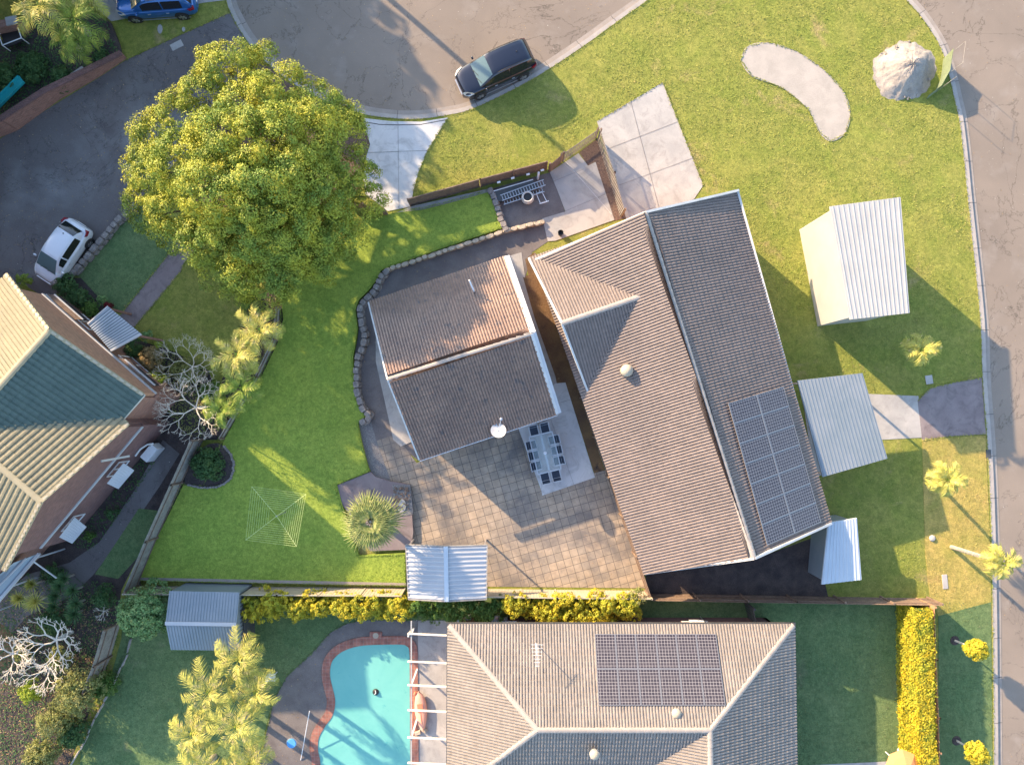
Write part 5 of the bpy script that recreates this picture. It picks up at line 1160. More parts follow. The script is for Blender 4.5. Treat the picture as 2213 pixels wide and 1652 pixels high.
    def topp(i, f):
        x, zt, wt, wb = Gs[i]; return Vector((x, f*wt*hw*.9, zt+.022-.022*abs(f)**2))
    def glass(nm, i0, i1, up):
        mb = MB(); n = 6; vs = []
        sh_ = .06
        for i in range(i0, i1+1):
            for k in range(n+1):
                f = -1+2*k/n; p = topp(i, f); vs.append(p+Vector((up*.012, 0, .014)))
        k_ = n+1; mb.add(vs, [(i*k_+j, i*k_+j+1, (i+1)*k_+j+1, (i+1)*k_+j) for i in range(i1-i0) for j in range(n)])
        return place(mb, nm, 'glass_teal' if nm == 'windscreen' else 'glass_dark', t)
    glass('windscreen', ws[0], ws[1], 1); glass('rear_window', rg[0], rg[1], -1)
    for s in (-1, 1):
        for a, b in sw:
            mb = MB(); vs = []
            for i in range(a, b+1):
                for f in (.14, .5, .86):
                    p = ringp(i, s, f); 
                    dx = (.04 if i == a else -.04 if i == b else 0); vs.append(p+Vector((-dx, s*.014, .004)))
            mb.add(vs, [(i*3+j, i*3+j+1, (i+1)*3+j+1, (i+1)*3+j) for i in range(b-a) for j in range(2)]); place(mb, 'side_window', 'glass_dark', t)
        mb = MB(); mb.lathe([(.02, 0), (.07, .02), (.09, .09), (.05, .15), (.01, .16)], (0, 0, 0), 10); 
        mb.v = [(x*.8+(1.02 if kind == 'suv' else .95), s*(hw+.10)+y*1.3, z+.98) for x, y, z in mb.v]; mi = place(mb, 'wing_mirror', pm_, t)
        mb = MB(); x0 = B[2][0]; zz = B[2][2]
        hl = [(x0+.13, s*hw*.56, zz-.11), (x0-.02, s*hw*.62, zz-.015), (x0-.38, s*hw*.86, zz+.015), (x0-.45, s*hw*.945, zz-.06), (x0-.12, s*hw*.90, zz-.16), (x0+.10, s*hw*.70, zz-.20)]
        mb.add([Vector(p)+Vector((.02, s*.015, .022)) for p in hl]+[Vector(p)-Vector((.06, 0, .1)) for p in hl], [(0, 1, 2, 3, 4, 5)]+[(i, (i+1) % 6, (i+1) % 6+6, i+6) for i in range(6)]); place(mb, 'headlight', 'headlight', t, False)
        xe = B[-2][0]; ze = B[-3][2]
        tl = [(xe+.05, s*hw*.66, ze-.10), (xe+.10, s*hw*.88, ze-.02), (xe+.36, s*hw*.97, ze-.03), (xe+.30, s*hw*.985, ze-.18), (xe+.04, s*hw*.85, ze-.26)]
        mb = MB(); mb.add([Vector(p)+Vector((-.02, s*.02, .02)) for p in tl]+[Vector(p)+Vector((.08, -s*.05, -.05)) for p in tl], [(0, 1, 2, 3, 4)]+[(i, (i+1) % 5, (i+1) % 5+5, i+5) for i in range(5)]); place(mb, 'tail_light', 'red_glass', t, False)
        for xx in (wh, -wh):
            mb = MB(); w_ = .12; prof2 = [(wr*.62, -w_), (wr*.93, -w_), (wr, -w_*.7), (wr, w_*.7), (wr*.93, w_), (wr*.62, w_)]
            n = 20; vs = [(xx+r_*math.cos(2*math.pi*k/n), s*(hw-.08)+y, wr+r_*math.sin(2*math.pi*k/n)) for r_, y in prof2 for k in range(n)]
            mb.add(vs, [(i*n+k, i*n+(k+1) % n, (i+1)*n+(k+1) % n, (i+1)*n+k) for i in range(5) for k in range(n)]); wo_ = place(mb, 'wheel', 'rubber', t)
            mb = MB(); y0 = s*(hw+.02)
            for k in range(5): a = 2*math.pi*k/5; mb.bar((xx, y0, wr), (xx+math.cos(a)*wr*.62, y0, wr+math.sin(a)*wr*.62), .07, .04, (0, 1, 0))
            mb.tube([(xx, y0-.03*s, wr), (xx, y0+.015*s, wr)], .06, 10); vs = []
            for k in range(n):
                a = 2*math.pi*k/n
                for r_, y in ((wr*.56, y0), (wr*.64, y0), (wr*.64, y0-.16*s)): vs.append((xx+r_*math.cos(a), y, wr+r_*math.sin(a)))
            mb.add(vs, [(k*3+j, k*3+j+1, ((k+1) % n)*3+j+1, ((k+1) % n)*3+j) for k in range(n) for j in range(2)]); place(mb, 'rim', 'steel', wo_, False)
            mb = MB(); mb.lathe([(wr*1.16, -.02), (wr*1.16, .02)], (0, 0, 0), 22); mb.v = [(x+xx, s*(hw-.015)+z, y+wr+.03) for x, y, z in mb.v]; place(mb, 'wheel_arch', 'black', t, False)
        if kind == 'suv':
            mb = MB(); mb.tube([(.15, s*hw*.70, 1.70), (-.6, s*hw*.70, 1.75), (-1.75, s*hw*.68, 1.70)], .016, 6); place(mb, 'roof_rail', 'steel' if pm_ == 'car_blue' else 'black', t)
        for xx in (.35, -.75): mb = MB(); mb.box((xx, s*(hw+.012), .83), (.17, .03, .03)); place(mb, 'door_handle', 'steel', t, False)
        mb = MB(); mb.bar((1.9 if kind == 'suv' else 1.6, s*(hw-.005), .30), (-1.9 if kind == 'suv' else -1.5, s*(hw-.005), .30), .03, .05); place(mb, 'sill_trim', 'steel' if kind == 'suv' else 'black', t, False)
    mb = MB(); xg = B[0][0]; mb.box((xg+.01, 0, .56), (.05, 1.0, .16)); [mb.box((xg+.035, 0, .50+.045*k), (.02, 1.0, .018)) for k in range(3)]; place(mb, 'grille', 'steel', t, False)
    mb = MB(); mb.box((-xg-.02, 0, .62), (.03, .5, .12)); place(mb, 'number_plate', 'white', t, False)
    for y0 in (-.35, .15): mb = MB(); a_ = topp(0, 0); mb.bar((a_.x+.04, y0, a_.z+.03), (a_.x-.12, y0+.5, a_.z+.13), .02, .02); place(mb, 'wiper', 'black', t, False)
    mb = MB(); i_ = 6; a_ = topp(i_, 0); mb.lathe([(.035, 0), (.03, .03), (.01, .045)], (a_.x-.1, 0, a_.z), 10); place(mb, 'aerial', 'black', t)
    t.rotation_euler = (0, 0, R(ang)); return t
car('parked_car', 'black five door family SUV parked on the kerb at the edge of the grass', 1071, 163, 180+24.5, 'suv', 'car_navy', 1.92, 4.8)
car('parked_car', 'bright blue estate SUV at the top left edge beside the shaded grass strip', 349, 14, 180+4, 'suv', 'car_blue', 1.95, 4.8)
car('parked_car', 'small white hatchback on the dark driveway beside the stone wall', 153, 550, 180+57, 'hatch', 'car_white', 1.78, 4.0)
# ================================================================ outdoor dining set
tc = P(1178, 978, .74); d = (P(1158, 1023, .74)-P(1139, 943, .74)).normalized(); ta = math.atan2(d.y, d.x)   # long axis
tb = thing('dining_table', 'long glass topped outdoor table on the pale slab with ten chairs pushed in', 'table', (tc.x, tc.y, .135), rz=ta)
def loc_(mb, nm, m, par, **k):
    me = bpy.data.meshes.new(nm); me.from_pydata(mb.v, [], mb.f); me.update(); me.materials.append(M[m]); o = bpy.data.objects.new(nm, me); C.objects.link(o); o.parent = par; return o
pgl, tg, bg_ = newmat('table_glass'); bg_.inputs['Base Color'].default_value = (.72, .85, .86, 1); bg_.inputs['Roughness'].default_value = .05; bg_.inputs['Alpha'].default_value = .14; M['table_glass'] = pgl
TL, TW = 2.3, 1.45
mb = MB(); mb.box((0, 0, .60), (TL-.14, TW-.14, .012)); loc_(mb, 'glass_top', 'table_glass', tb)
mb = MB()
for s in (-1, 1): mb.box((s*(TL/2-.03), 0, .605), (.07, TW, .035)); mb.box((0, s*(TW/2-.03), .605), (TL-.14, .06, .034))
mb.box((0, 0, .60-.02), (TL-.2, .10, .02)); loc_(mb, 'table_frame', 'chair_frame', tb)
for sx in (-1, 1):
    for sy in (-1, 1): mb = MB(); mb.box((sx*(TL/2-.05), sy*(TW/2-.05), .29), (.05, .05, .58)); loc_(mb, 'leg', 'chair_frame', tb)
def chair(label, loc, rz):
    t = thing('garden_chair', label, 'chair', loc, 'chairs round the outdoor dining table', rz)
    mb = MB(); mb.box((0, 0, .42), (.44, .46, .02)); loc_(mb, 'seat', 'sling', t)
    mb = MB(); mb.bar((-.24, 0, .46), (-.36, 0, .92), .44, .02, (0, 0, 1)); loc_(mb, 'backrest', 'sling', t)
    mb = MB()
    for s in (-1, 1):
        mb.bar((-.22, s*.25, .42), (-.37, s*.25, .95), .035, .035); mb.bar((-.24, s*.25, .42), (.24, s*.25, .42), .035, .035); mb.bar((-.28, s*.26, .62), (.20, s*.26, .62), .045, .025)
    mb.bar((-.37, -.25, .95), (-.37, .25, .95), .035, .035); mb.bar((-.23, -.25, .43), (-.23, .25, .43), .03, .03); mb.bar((.24, -.25, .42), (.24, .25, .42), .03, .03); loc_(mb, 'frame', 'chair_frame', t)
    for sx in (-1, 1):
        for sy in (-1, 1): mb = MB(); mb.bar((sx*.23, sy*.26, .42 if sx < 0 else .62), (sx*.26, sy*.26, 0), .035, .035); loc_(mb, 'leg', 'chair_frame', t)
    return t
ch0 = None; dv_ = Vector((math.cos(ta), math.sin(ta), 0)); nv = Vector((-dv_.y, dv_.x, 0)); o3 = Vector((tc.x, tc.y, .135))
cl = [(-.62, 1, 'right', 'nearest the outbuilding'), (0, 1, 'right', 'in the middle'), (.62, 1, 'right', 'farthest from the outbuilding'), (-.62, -1, 'left', 'nearest the outbuilding'), (0, -1, 'left', 'in the middle'), (.62, -1, 'left', 'farthest from the outbuilding')]
spots = [(o3+dv_*x+nv*s*(TW/2-.10), math.atan2(-nv.y*s, -nv.x*s), f'dark chair on the {side} long side of the table, {w}') for x, s, side, w in cl]
for s, e in ((-1, 'outbuilding end'), (1, 'patio end')):
    for y, w in ((-.33, 'left'), (.33, 'right')): spots.append((o3+dv_*s*(TL/2+.22)+nv*y, math.atan2(-dv_.y*s, -dv_.x*s), f'dark chair at the {e} of the table, {w} one'))
for p, a, lab in spots:
    if ch0 is None: ch0 = chair(lab, p, a); kidsC = kids(ch0)
    else:
        t = ch0.copy(); C.objects.link(t); t.location = p; t.rotation_euler = (0, 0, a); t['label'] = lab
        for k in kidsC: c = k.copy(); C.objects.link(c); c.parent = t
mb = MB(); mb.lathe([(.10, 0), (.10, .03), (.05, .05), (.045, .07)], (0, 0, 0), 16); o = mb.build('umbrella_collar', M['white']); o.location = (tc.x, tc.y, .76); tag(o, 'white round umbrella collar in the middle of the glass table', 'umbrella collar')
# ================================================================ clothesline
cc = P(597, 1115, 2.0); cl_ = thing('clothesline', 'square rotary clothesline standing on the raised lawn', 'clothesline', (*P(597, 1115, 2.0)[:2], LZ))
mb = MB(); mb.tube([(cc.x, cc.y, LZ), (cc.x, cc.y, 2.0)], .03, 8); mb.build('post', M['steel'], cl_)
cr = [P(544, 1051, 2.05), P(661, 1067, 2.05), P(641, 1180, 2.05), P(531, 1166, 2.05)]; mb = MB()
for p in cr: mb.tube([Vector((cc.x, cc.y, 1.92)), p], .012, 5)
mb.build('arms', M['wire'], cl_); mb = MB()
for k in range(10):
    f = .28+.72*k/9
    for i in range(4): a, b = Vector((cc.x, cc.y, 2.0)).lerp(cr[i], f), Vector((cc.x, cc.y, 2.0)).lerp(cr[(i+1) % 4], f); mb.tube([a, b], .0065, 3)
mb.build('lines', M['wire'], cl_)
# ================================================================ things in the sunken yard
def at(X, Y, z=.14): return P(X, Y, z)
tr = thing('trailer_tray', 'dark tray with white side rails against the brown sheet fence', 'trailer', at(1120, 400))
mb = MB(); q = [P(x, y, .5) for x, y in ((1064, 414), (1152, 388), (1165, 408), (1076, 436))]; mb.slab(q, .35); mb.build('tray', M['metal_dark'], tr)
mb = MB(); mb.bar(q[0], q[1], .05, .06); mb.bar(q[0], q[3], .05, .06); mb.build('side_rail', M['white'], tr)
def ladder(name, label, a, b, w, n, m='steel'):
    d = (b-a).normalized(); s = d.cross(Vector((0, 0, 1))).normalized()*(w/2); t = thing(name, label, 'ladder', (a+b)/2, 'aluminium ladders lying in the sunken yard')
    for k in (-1, 1): mb = MB(); mb.bar(a+s*k, b+s*k, .035, .08); mb.build('rail', M[m], t)
    mb = MB()
    for i in range(n): q = a.lerp(b, (i+.5)/n); mb.bar(q-s, q+s, .03, .03)
    mb.build('rungs', M[m], t)
ladder('ladder', 'long silver ladder lying above the white pot', P(1083, 428, .55), P(1177, 394, .55), .34, 16)
ladder('ladder', 'second silver ladder half hidden under the long one', P(1087, 437, .4), P(1175, 409, .4), .30, 14)
pc_ = at(1140, 431); pt = thing('garden_pot', 'round white pot with a dark mouth beside the ladders', 'pot', (pc_.x, pc_.y, .13))
mb = MB(); mb.lathe([(.20, 0), (.30, .08), (.38, .28), (.37, .45), (.30, .55), (.33, .60), (.30, .62), (.26, .6), (.25, .5)], (pc_.x, pc_.y, .13), 24); mb.build('bowl', M['paint_white'], pt, smooth=True)
mb = MB(); mb.lathe([(.25, 0), (.25, .01)], (pc_.x, pc_.y, .13+.5), 18); mb.build('potting_mix', M['black'], pt)
tr = thing('hand_trolley', 'white metal folding frame lying beside the white pot', 'trolley', at(1170, 430)); q = [P(x, y, .35) for x, y in ((1159, 418), (1171, 414), (1182, 436), (1168, 440))]; mb = MB()
for i in range(4): mb.bar(q[i], q[(i+1) % 4], .035, .035)
mb.build('frame', M['white'], tr); mb = MB(); mb.bar(q[3]+Vector((-.05, 0, 0)), P(1186, 434, .35), .05, .05); mb.build('handle', M['white'], tr)
mb = MB(); a = at(1162, 387); mb.tube([(a.x, a.y, .2), (a.x+.03, a.y+.1, 1.0)], .07, 8); tag(mb.build('gas_cylinder', M['white'], loc=tuple(a)), 'white upright cylinder at the right end of the dark tray', 'cylinder')
mb = MB(); mb.bar(P(1225, 352, .15), P(1322, 463, .15), .012, .01); tag(mb.build('washing_rope', M['white'], loc=tuple(at(1270, 400))), 'thin white rope lying across the pale yard slab', 'rope')
for i, (X, Y) in enumerate(((1078, 424), (1108, 415), (1141, 407), (1172, 398))):
    Y -= 29; mb = MB(); q = P(X, Y, 1.0); mb.box((q.x, q.y+.02, 1.05), (.20, .10, .09), R(15)); tag(mb.build('solar_lamp', M['white'], loc=tuple(q), bevel=.01), ('leftmost', 'second from left', 'third from left', 'rightmost')[i]+' small white lamp on the brown sheet fence', 'lamp', 'small lamps on the brown sheet fence')
mb = MB(); q = at(1211, 505); mb.lathe([(.14, 0), (.17, .3), (.15, .3), (.14, .1)], (q.x, q.y, .14), 16); tag(mb.build('black_bucket', M['black'], loc=tuple(q)), 'black bucket on the yard slab at the corner of the long fence', 'bucket')
mb = MB(); q = at(1283, 1115); mb.lathe([(.26, 0), (.26, .04)], (*P(868, 1092, LZ)[:2], LZ-.02), 24); o = mb.build('stepping_stone', M['concrete_pale'], loc=tuple(P(868, 1092, LZ))); tag(o, 'round concrete slab in the bed right of the fan palm', 'stepping stone'); o.scale = (1, 1.5, 1)
rr = random.Random(4)
rp = MB()
for k in range(60):
    X, Y = rr.uniform(850, 884), rr.uniform(1050, 1100); q = P(X, Y, LZ); rp.box((q.x, q.y, LZ+rr.uniform(-.03, .05)), (rr.uniform(.05, .2), rr.uniform(.04, .1), .04), rr.uniform(0, 3))
o = rp.build('bark_debris', M['timber_brown'], loc=tuple(P(866, 1075, LZ))); tag(o, 'pile of dark bark pieces beside the fan palm', 'debris', kind='stuff')
# ================================================================ the pool side
q = P(812, 1494, .16); t = thing('pool_cleaner', 'small dark robot cleaner floating in the middle of the turquoise pool', 'pool cleaner', (q.x, q.y, .14))
mb = MB(); mb.lathe([(.16, 0), (.19, .05), (.13, .11), (.03, .13)], (q.x, q.y, .13), 14); o = mb.build('shell', M['black'], t, smooth=True)
mb = MB(); mb.tube([(q.x-.04, q.y-.1, .25), (q.x+.03, q.y-.02, .3), (q.x+.0, q.y+.12, .25)], .025, 6); mb.build('handle', M['white'], t)
ky = thing('kayak', 'faded orange kayak lying on the brick strip beside the pool', 'kayak', P(908, 1540, .2)); a, b = P(905, 1492, .35), P(914, 1578, .35); mb = MB(); d = (b-a).normalized(); s = d.cross(Vector((0, 0, 1))); vs = []; n = 13
for i in range(n):
    f = i/(n-1); w = .36*(math.sin(math.pi*f**.8)**.7 if 0 < f < 1 else 0)+.015; c = a.lerp(b, f)
    for k in range(10): an = 2*math.pi*k/10; vs.append(c+s*math.cos(an)*w+Vector((0, 0, math.sin(an)*.15*(.4+.6*w/.36)+.06*(1-math.sin(math.pi*f)))))
mb.add(vs, [(i*10+k, i*10+(k+1) % 10, (i+1)*10+(k+1) % 10, (i+1)*10+k) for i in range(n-1) for k in range(10)]+[tuple(range(10)), tuple(range(n*10-1, n*10-11, -1))]); mb.build('hull', M['pink_plastic'], ky, smooth=True)
mb = MB(); mb.bar(a.lerp(b, .3)+Vector((0, 0, .17)), a.lerp(b, .5)+Vector((0, 0, .17)), .3, .02); mb.bar(a.lerp(b, .12)+Vector((0, 0, .13)), a.lerp(b, .8)+Vector((0, 0, .16)), .03, .02); mb.build('cockpit', M['orange_plastic'], ky)
mb = MB(); mb.tube([P(897, 1578, .25), P(891, 1560, .3), P(896, 1500, .45)], .03, 6); mb.tube([P(896, 1500, .45), P(898, 1494, .46)], .07, 6); tag(mb.build('paddle', M['orange_plastic'], loc=tuple(P(895, 1540, .3))), 'long thin paddle beside the orange kayak', 'paddle')
mb = MB(); mb.box((*P(903, 1582, .2)[:2], .22), (.34, .22, .18), .3); mb.box((*P(918, 1577, .2)[:2], .2), (.25, .25, .14), .8); tag(mb.build('folded_towels', M['block_cream'], loc=tuple(P(908, 1580, .2)), bevel=.03), 'crumpled pale cloth bundle at the lower end of the kayak', 'cloth')
st = thing('bar_stool', 'round blue seated stool on the dark pool deck by the palms', 'stool', (*P(640, 1612, .12)[:2], .12)); q = P(630, 1605, .8)
mb = MB(); mb.lathe([(.26, 0), (.27, .04), (.25, .07)], (q.x, q.y, .78), 22); mb.build('seat', M['blue_plastic'], st, smooth=False)
mb = MB(); mb.tube([(q.x+.30*math.cos(a_), q.y+.30*math.sin(a_), .80) for a_ in [k*2*math.pi/20-.4 for k in range(12)]], .018, 6); mb.build('backrest_ring', M['steel'], st)
for k in range(3): a_ = k*2.09+.4; mb = MB(); mb.tube([(q.x, q.y, .78), (q.x+.25*math.cos(a_), q.y+.25*math.sin(a_), .13)], .018, 6); mb.build('leg', M['steel'], st)
mb = MB(); mb.tube([P(669, 1535, 1.2), P(650, 1641, .14)], .022, 7); tag(mb.build('pool_pole', M['white'], loc=tuple(P(650, 1641, .14))), 'long thin white pool pole beside the blue stool', 'pole')
q = P(590, 1460, .3); t = thing('garden_chair', 'small white plastic chair at the edge of the pool deck near the palms', 'chair', (q.x, q.y, .12)); mb = MB(); mb.box((q.x, q.y, .5), (.42, .42, .04)); mb.build('seat', M['white'], t); mb = MB(); mb.box((q.x-.2, q.y, .72), (.04, .42, .42)); mb.build('backrest', M['white'], t)
for sx in (-1, 1):
    for sy in (-1, 1): mb = MB(); mb.box((q.x+sx*.18, q.y+sy*.18, .3), (.04, .04, .36)); mb.build('leg', M['white'], t)
t = thing('barbecue', 'grey covered barbecue between the green hedge and the tiled house', 'barbecue', P(1055, 1340, .12)); mb = MB(); q = P(1058, 1338, .8); mb.box((q.x, q.y, .55), (1.2, .5, .85)); mb.build('cabinet', M['steel'], t, bevel=.03); mb = MB(); mb.box((q.x, q.y, 1.06), (.7, .48, .14)); mb.build('lid', M['metal_white'], t, bevel=.04)
for i, (X, Y, w) in enumerate(((1012, 1338, .35), (1092, 1342, .3), (985, 1344, .5))): mb = MB(); q = P(X, Y, .5); mb.box((q.x, q.y, .38), (w, .35, .5), .1*i); tag(mb.build('storage_box', M['metal_white'], loc=tuple(q), bevel=.03), ('pale box just left of the covered barbecue', 'pale box just right of the covered barbecue', 'pale box at the roof corner near the pergola')[i], 'box')
t = thing('water_heater', 'small white box unit on the top wall of the tiled house', 'heater', P(1508, 1352, 1.5)); mb = MB(); q = P(1508, 1353, 1.8); mb.box((q.x, q.y+.12, 1.7), (.8, .3, .6)); mb.build('casing', M['white'], t, bevel=.03); mb = MB(); mb.tube([(q.x+.42, q.y+.1, 1.9), (q.x+.55, q.y+.1, 1.9), (q.x+.55, q.y+.1, .3)], .03, 6); mb.build('pipe', M['steel'], t)
t = thing('garden_gate_post', 'pale timber post with a dark triangular sail corner beside the pergola top', 'post', P(892, 1345, .12)); mb = MB(); q = P(893, 1350, .13); mb.box((q.x, q.y, 1.1), (.1, .1, 2.0)); mb.build('post', M['metal_white'], t)
mb = MB(); mb.slab([P(890, 1340, 1.7), P(904, 1340, 1.7), P(894, 1372, 1.4)], .02); mb.build('shade_cloth', M['metal_dark'], t)
# ================================================================ street side
t = thing('sand_heap', 'big pale heap of sand on the verge beside the street corner', 'sand heap', (*P(1958, 150, .1)[:2], G)); mb = MB(); q = P(1958, 150, .3); vs = []; fs = []; rr_ = rs(5); nr, na = 34, 100
for i in range(nr):
    f = i/(nr-1)
    for k in range(na):
        a = 2*math.pi*k/na; rad = (1.85+.18*math.sin(2*a+1)+(.07*math.sin(5*a)+.05*math.sin(11*a+2)+.04*math.sin(23*a))*f)*f; h = .95*max(0.0, math.cos(f*1.5707))**1.6*(1+.2*math.sin(3*a)*f)+(.014*rr_.normal()+.03*math.sin(5*a+9*f)*math.sin(4*f+3*a))*(0 < f < .9)
        vs.append((q.x+rad*math.cos(a), q.y+rad*math.sin(a)*1.1, G+max(h, 0)-.01))
mb.add(vs, [(i*na+k, i*na+(k+1) % na, (i+1)*na+(k+1) % na, (i+1)*na+k) for i in range(nr-1) for k in range(na)]); mb.build('heap', M['sand'], t, smooth=True)
lm = MB()
for k in range(70):
    a = rr_.uniform(0, 6.28); f = rr_.uniform(.1, 1.05); lm.box((q.x+math.cos(a)*1.7*f, q.y+math.sin(a)*1.8*f, G+max(0, 1-f)*.95+.03), (rr_.uniform(.04, .13), rr_.uniform(.04, .1), .06), rr_.uniform(0, 3))
lm.build('lumps', M['sand'], t)['kind'] = 'stuff'
t = thing('silt_screen', 'sagging green cloth screen on thin posts with an added wire beside the sand heap', 'screen', P(2025, 170, .1)); mb = MB(); pl = [P(2038, 128, .1), P(2036, 150, .1), P(2032, 172, .1), P(2020, 200, .1), P(2002, 214, .1)]
hs_ = [1.15, 1.05, 1.1, .85, .35]; lean = Vector((-.1, .05, 0))
vs = [Vector((p.x, p.y, .1)) for p in pl]+[Vector((p.x, p.y, .1+h))+lean for p, h in zip(pl, hs_)]; vs += [v+Vector((.02, 0, 0)) for v in vs]
mb.add(vs, [(i, i+1, i+6, i+5) for i in range(4)]+[(i+10, i+15, i+16, i+11) for i in range(4)]+[(i+5, i+6, i+16, i+15) for i in range(4)]); mb.build('cloth', M['green_cloth'], t)
for i in (0, 2, 3): p = pl[i]; mb = MB(); mb.tube([(p.x+.03, p.y, .1), (p.x+.03, p.y, 2.1)], .014, 6); mb.build('post', M['timber_grey'], t)
mb = MB(); mb.tube([(pl[0].x+.03, pl[0].y, 2.15), (pl[2].x+.03, pl[2].y, 2.15)], .01, 5); mb.build('shadow_wire', M['timber_grey'], t)  # wire and tall posts added to cast the frame-shaped shadow on the road
mb = MB(); q = P(2008, 820, .12); mb.box((q.x, q.y, .115), (.42, .52, .03), R(8)); o = mb.build('utility_lid', M['concrete_pale'], loc=tuple(q)); tag(o, 'square utility lid set in the verge above the crossover driveway', 'utility lid')
mb = MB(); q = P(2042, 1256, .12); mb.box((q.x, q.y, .13), (.32, .85, .05), R(4)); tag(mb.build('concrete_slab_block', M['concrete_pale'], loc=tuple(q), bevel=.02), 'loose pale concrete slab on the verge at the corner lot fence end', 'slab')
mb = MB(); q = P(2014, 1162, .12); mb.lathe([(.1, 0), (.2, .05), (.12, .14), (.02, .16)], (q.x, q.y, .1), 8); tag(mb.build('pale_rock', M['concrete_pale'], loc=tuple(q)), 'pale rock lying in the shade beside the corner lot fence', 'rock')
mb = MB(); q = P(2136, 980, .12)
mb.box((q.x, q.y, .13), (.3, .5, .03)); mb.box((q.x, q.y, .15), (.22, .42, .012)); tag(mb.build('drain_grate', M['metal_dark'], loc=tuple(q)), 'dark drain grate in the kerb below the crossover driveway', 'drain grate')
t = thing('garden_statue', 'white bird bath at the lower end of the clipped yellow hedge', 'bird bath', (*P(1944, 1620, .1)[:2], .1)); q = P(1944, 1620, .1); mb = MB(); mb.lathe([(.18, 0), (.1, .1), (.07, .5), (.12, .56), (.26, .62), (.28, .68), (.24, .67), (.05, .64)], (q.x, q.y, .1), 18); mb.build('bowl', M['paint_white'], t, smooth=True)
t = thing('patio_umbrella', 'orange canvas umbrella at the bottom edge beside the bird bath', 'umbrella', P(1945, 1665, .1)); q = P(1958, 1664, 2.2); mb = MB(); mb.lathe([(1.0, -.35), (.7, -.15), (.35, .0), (.03, .12)], tuple(q), 8); mb.build('canopy', M['orange_canvas'], t); mb = MB(); mb.tube([(q.x, q.y, .1), (q.x, q.y, 2.3)], .03, 8); mb.build('pole', M['white'], t)
# power pole standing beyond the top edge; its shadow crosses the road
q = P(640, -178, 0); t = thing('power_pole', 'tall timber power pole standing beyond the top edge', 'power pole', (q.x, q.y, G)); mb = MB(); mb.tube([(q.x, q.y, G), (q.x, q.y, 10.5)], [.17, .13], 10); mb.build('pole', M['bark'], t); mb = MB(); mb.bar((q.x-.9, q.y-.5, 9.9), (q.x+.9, q.y+.5, 9.9), .1, .12); mb.build('crossarm', M['bark'], t)
# ================================================================ top left corner
t = thing('slide', 'teal plastic slide lying in the bed above the brick retaining wall', 'slide', P(25, 205, .35)); a, b = P(48, 172, .9), P(-30, 250, .45); d = (b-a).normalized(); s = d.cross(Vector((0, 0, 1))).normalized(); mb = MB(); mb.bar(a, b, .42, .04); mb.build('chute', M['teal_plastic'], t)
for k in (-1, 1): mb = MB(); mb.bar(a+s*.24*k+Vector((0, 0, .07)), b+s*.24*k+Vector((0, 0, .07)), .05, .18); mb.build('side_rail', M['teal_plastic'], t)
mb = MB(); mb.bar(P(141, 172, .36), P(180, 146, .40), .16, .14); tag(mb.build('concrete_sleeper', M['concrete_pale'], loc=tuple(P(160, 159, .4))), 'pale sleeper lying in the bed beside the brick retaining wall', 'sleeper')
mb = MB(); mb.box((*P(382, 98, .12)[:2], .118), (.75, .42, .03), R(28)); tag(mb.build('utility_lid', M['concrete_pale'], loc=tuple(P(382, 98, .12))), 'pale rectangular utility lid in the dark shared driveway', 'utility lid')
for i, (X, Y, a_, b_) in enumerate(((346, 63, .32, .5), (397, 64, .2, .26))): mb = MB(); q = P(X, Y, .1); mb.lathe([(.5, 0), (.46, .04)], (0, 0, 0), 9); mb.v = [(q.x+x*a_, q.y+y*b_*1.2, z+.1) for x, y, z in mb.v]; tag(mb.build('stepping_stone', M['concrete_pale'], loc=tuple(q)), ('larger flat pale stone in the grass beside the blue car', 'smaller flat pale stone in the grass beside the blue car')[i], 'stone')
for i, (X, Y) in enumerate(((175, 318-0), (193, 320))): pass
t = thing('brick_planter', 'red brick pier with a pale cap at the left edge above the slide', 'pier', P(15, 55, .33)); mb = MB(); q = P(12, 52, 1.2); mb.box((q.x, q.y, .75), (1.6, .45, 1.1), R(12)); mb.build('brickwork', M['brick_red'], t, uv=True); mb = MB(); mb.box((q.x+.45, q.y+.12, 1.34), (.65, .5, .08), R(12)); mb.build('cap', M['concrete_pale'], t)
t = thing('play_frame', 'white pipe frame with a dark mesh panel at the left edge below the brick pier', 'frame', P(15, 80, .33)); q = [P(x, y, 1.0) for x, y in ((-5, 68), (36, 52), (46, 82), (5, 98))]; mb = MB()
for i in range(4): mb.tube([q[i], q[(i+1) % 4]], .03, 6); mb.tube([q[i], (q[i].x, q[i].y, .34)], .03, 6)
mb.build('pipes', M['white'], t); mb = MB(); mb.slab([p-Vector((0, 0, .25)) for p in q], .03); mb.build('mesh_panel', M['black'], t)
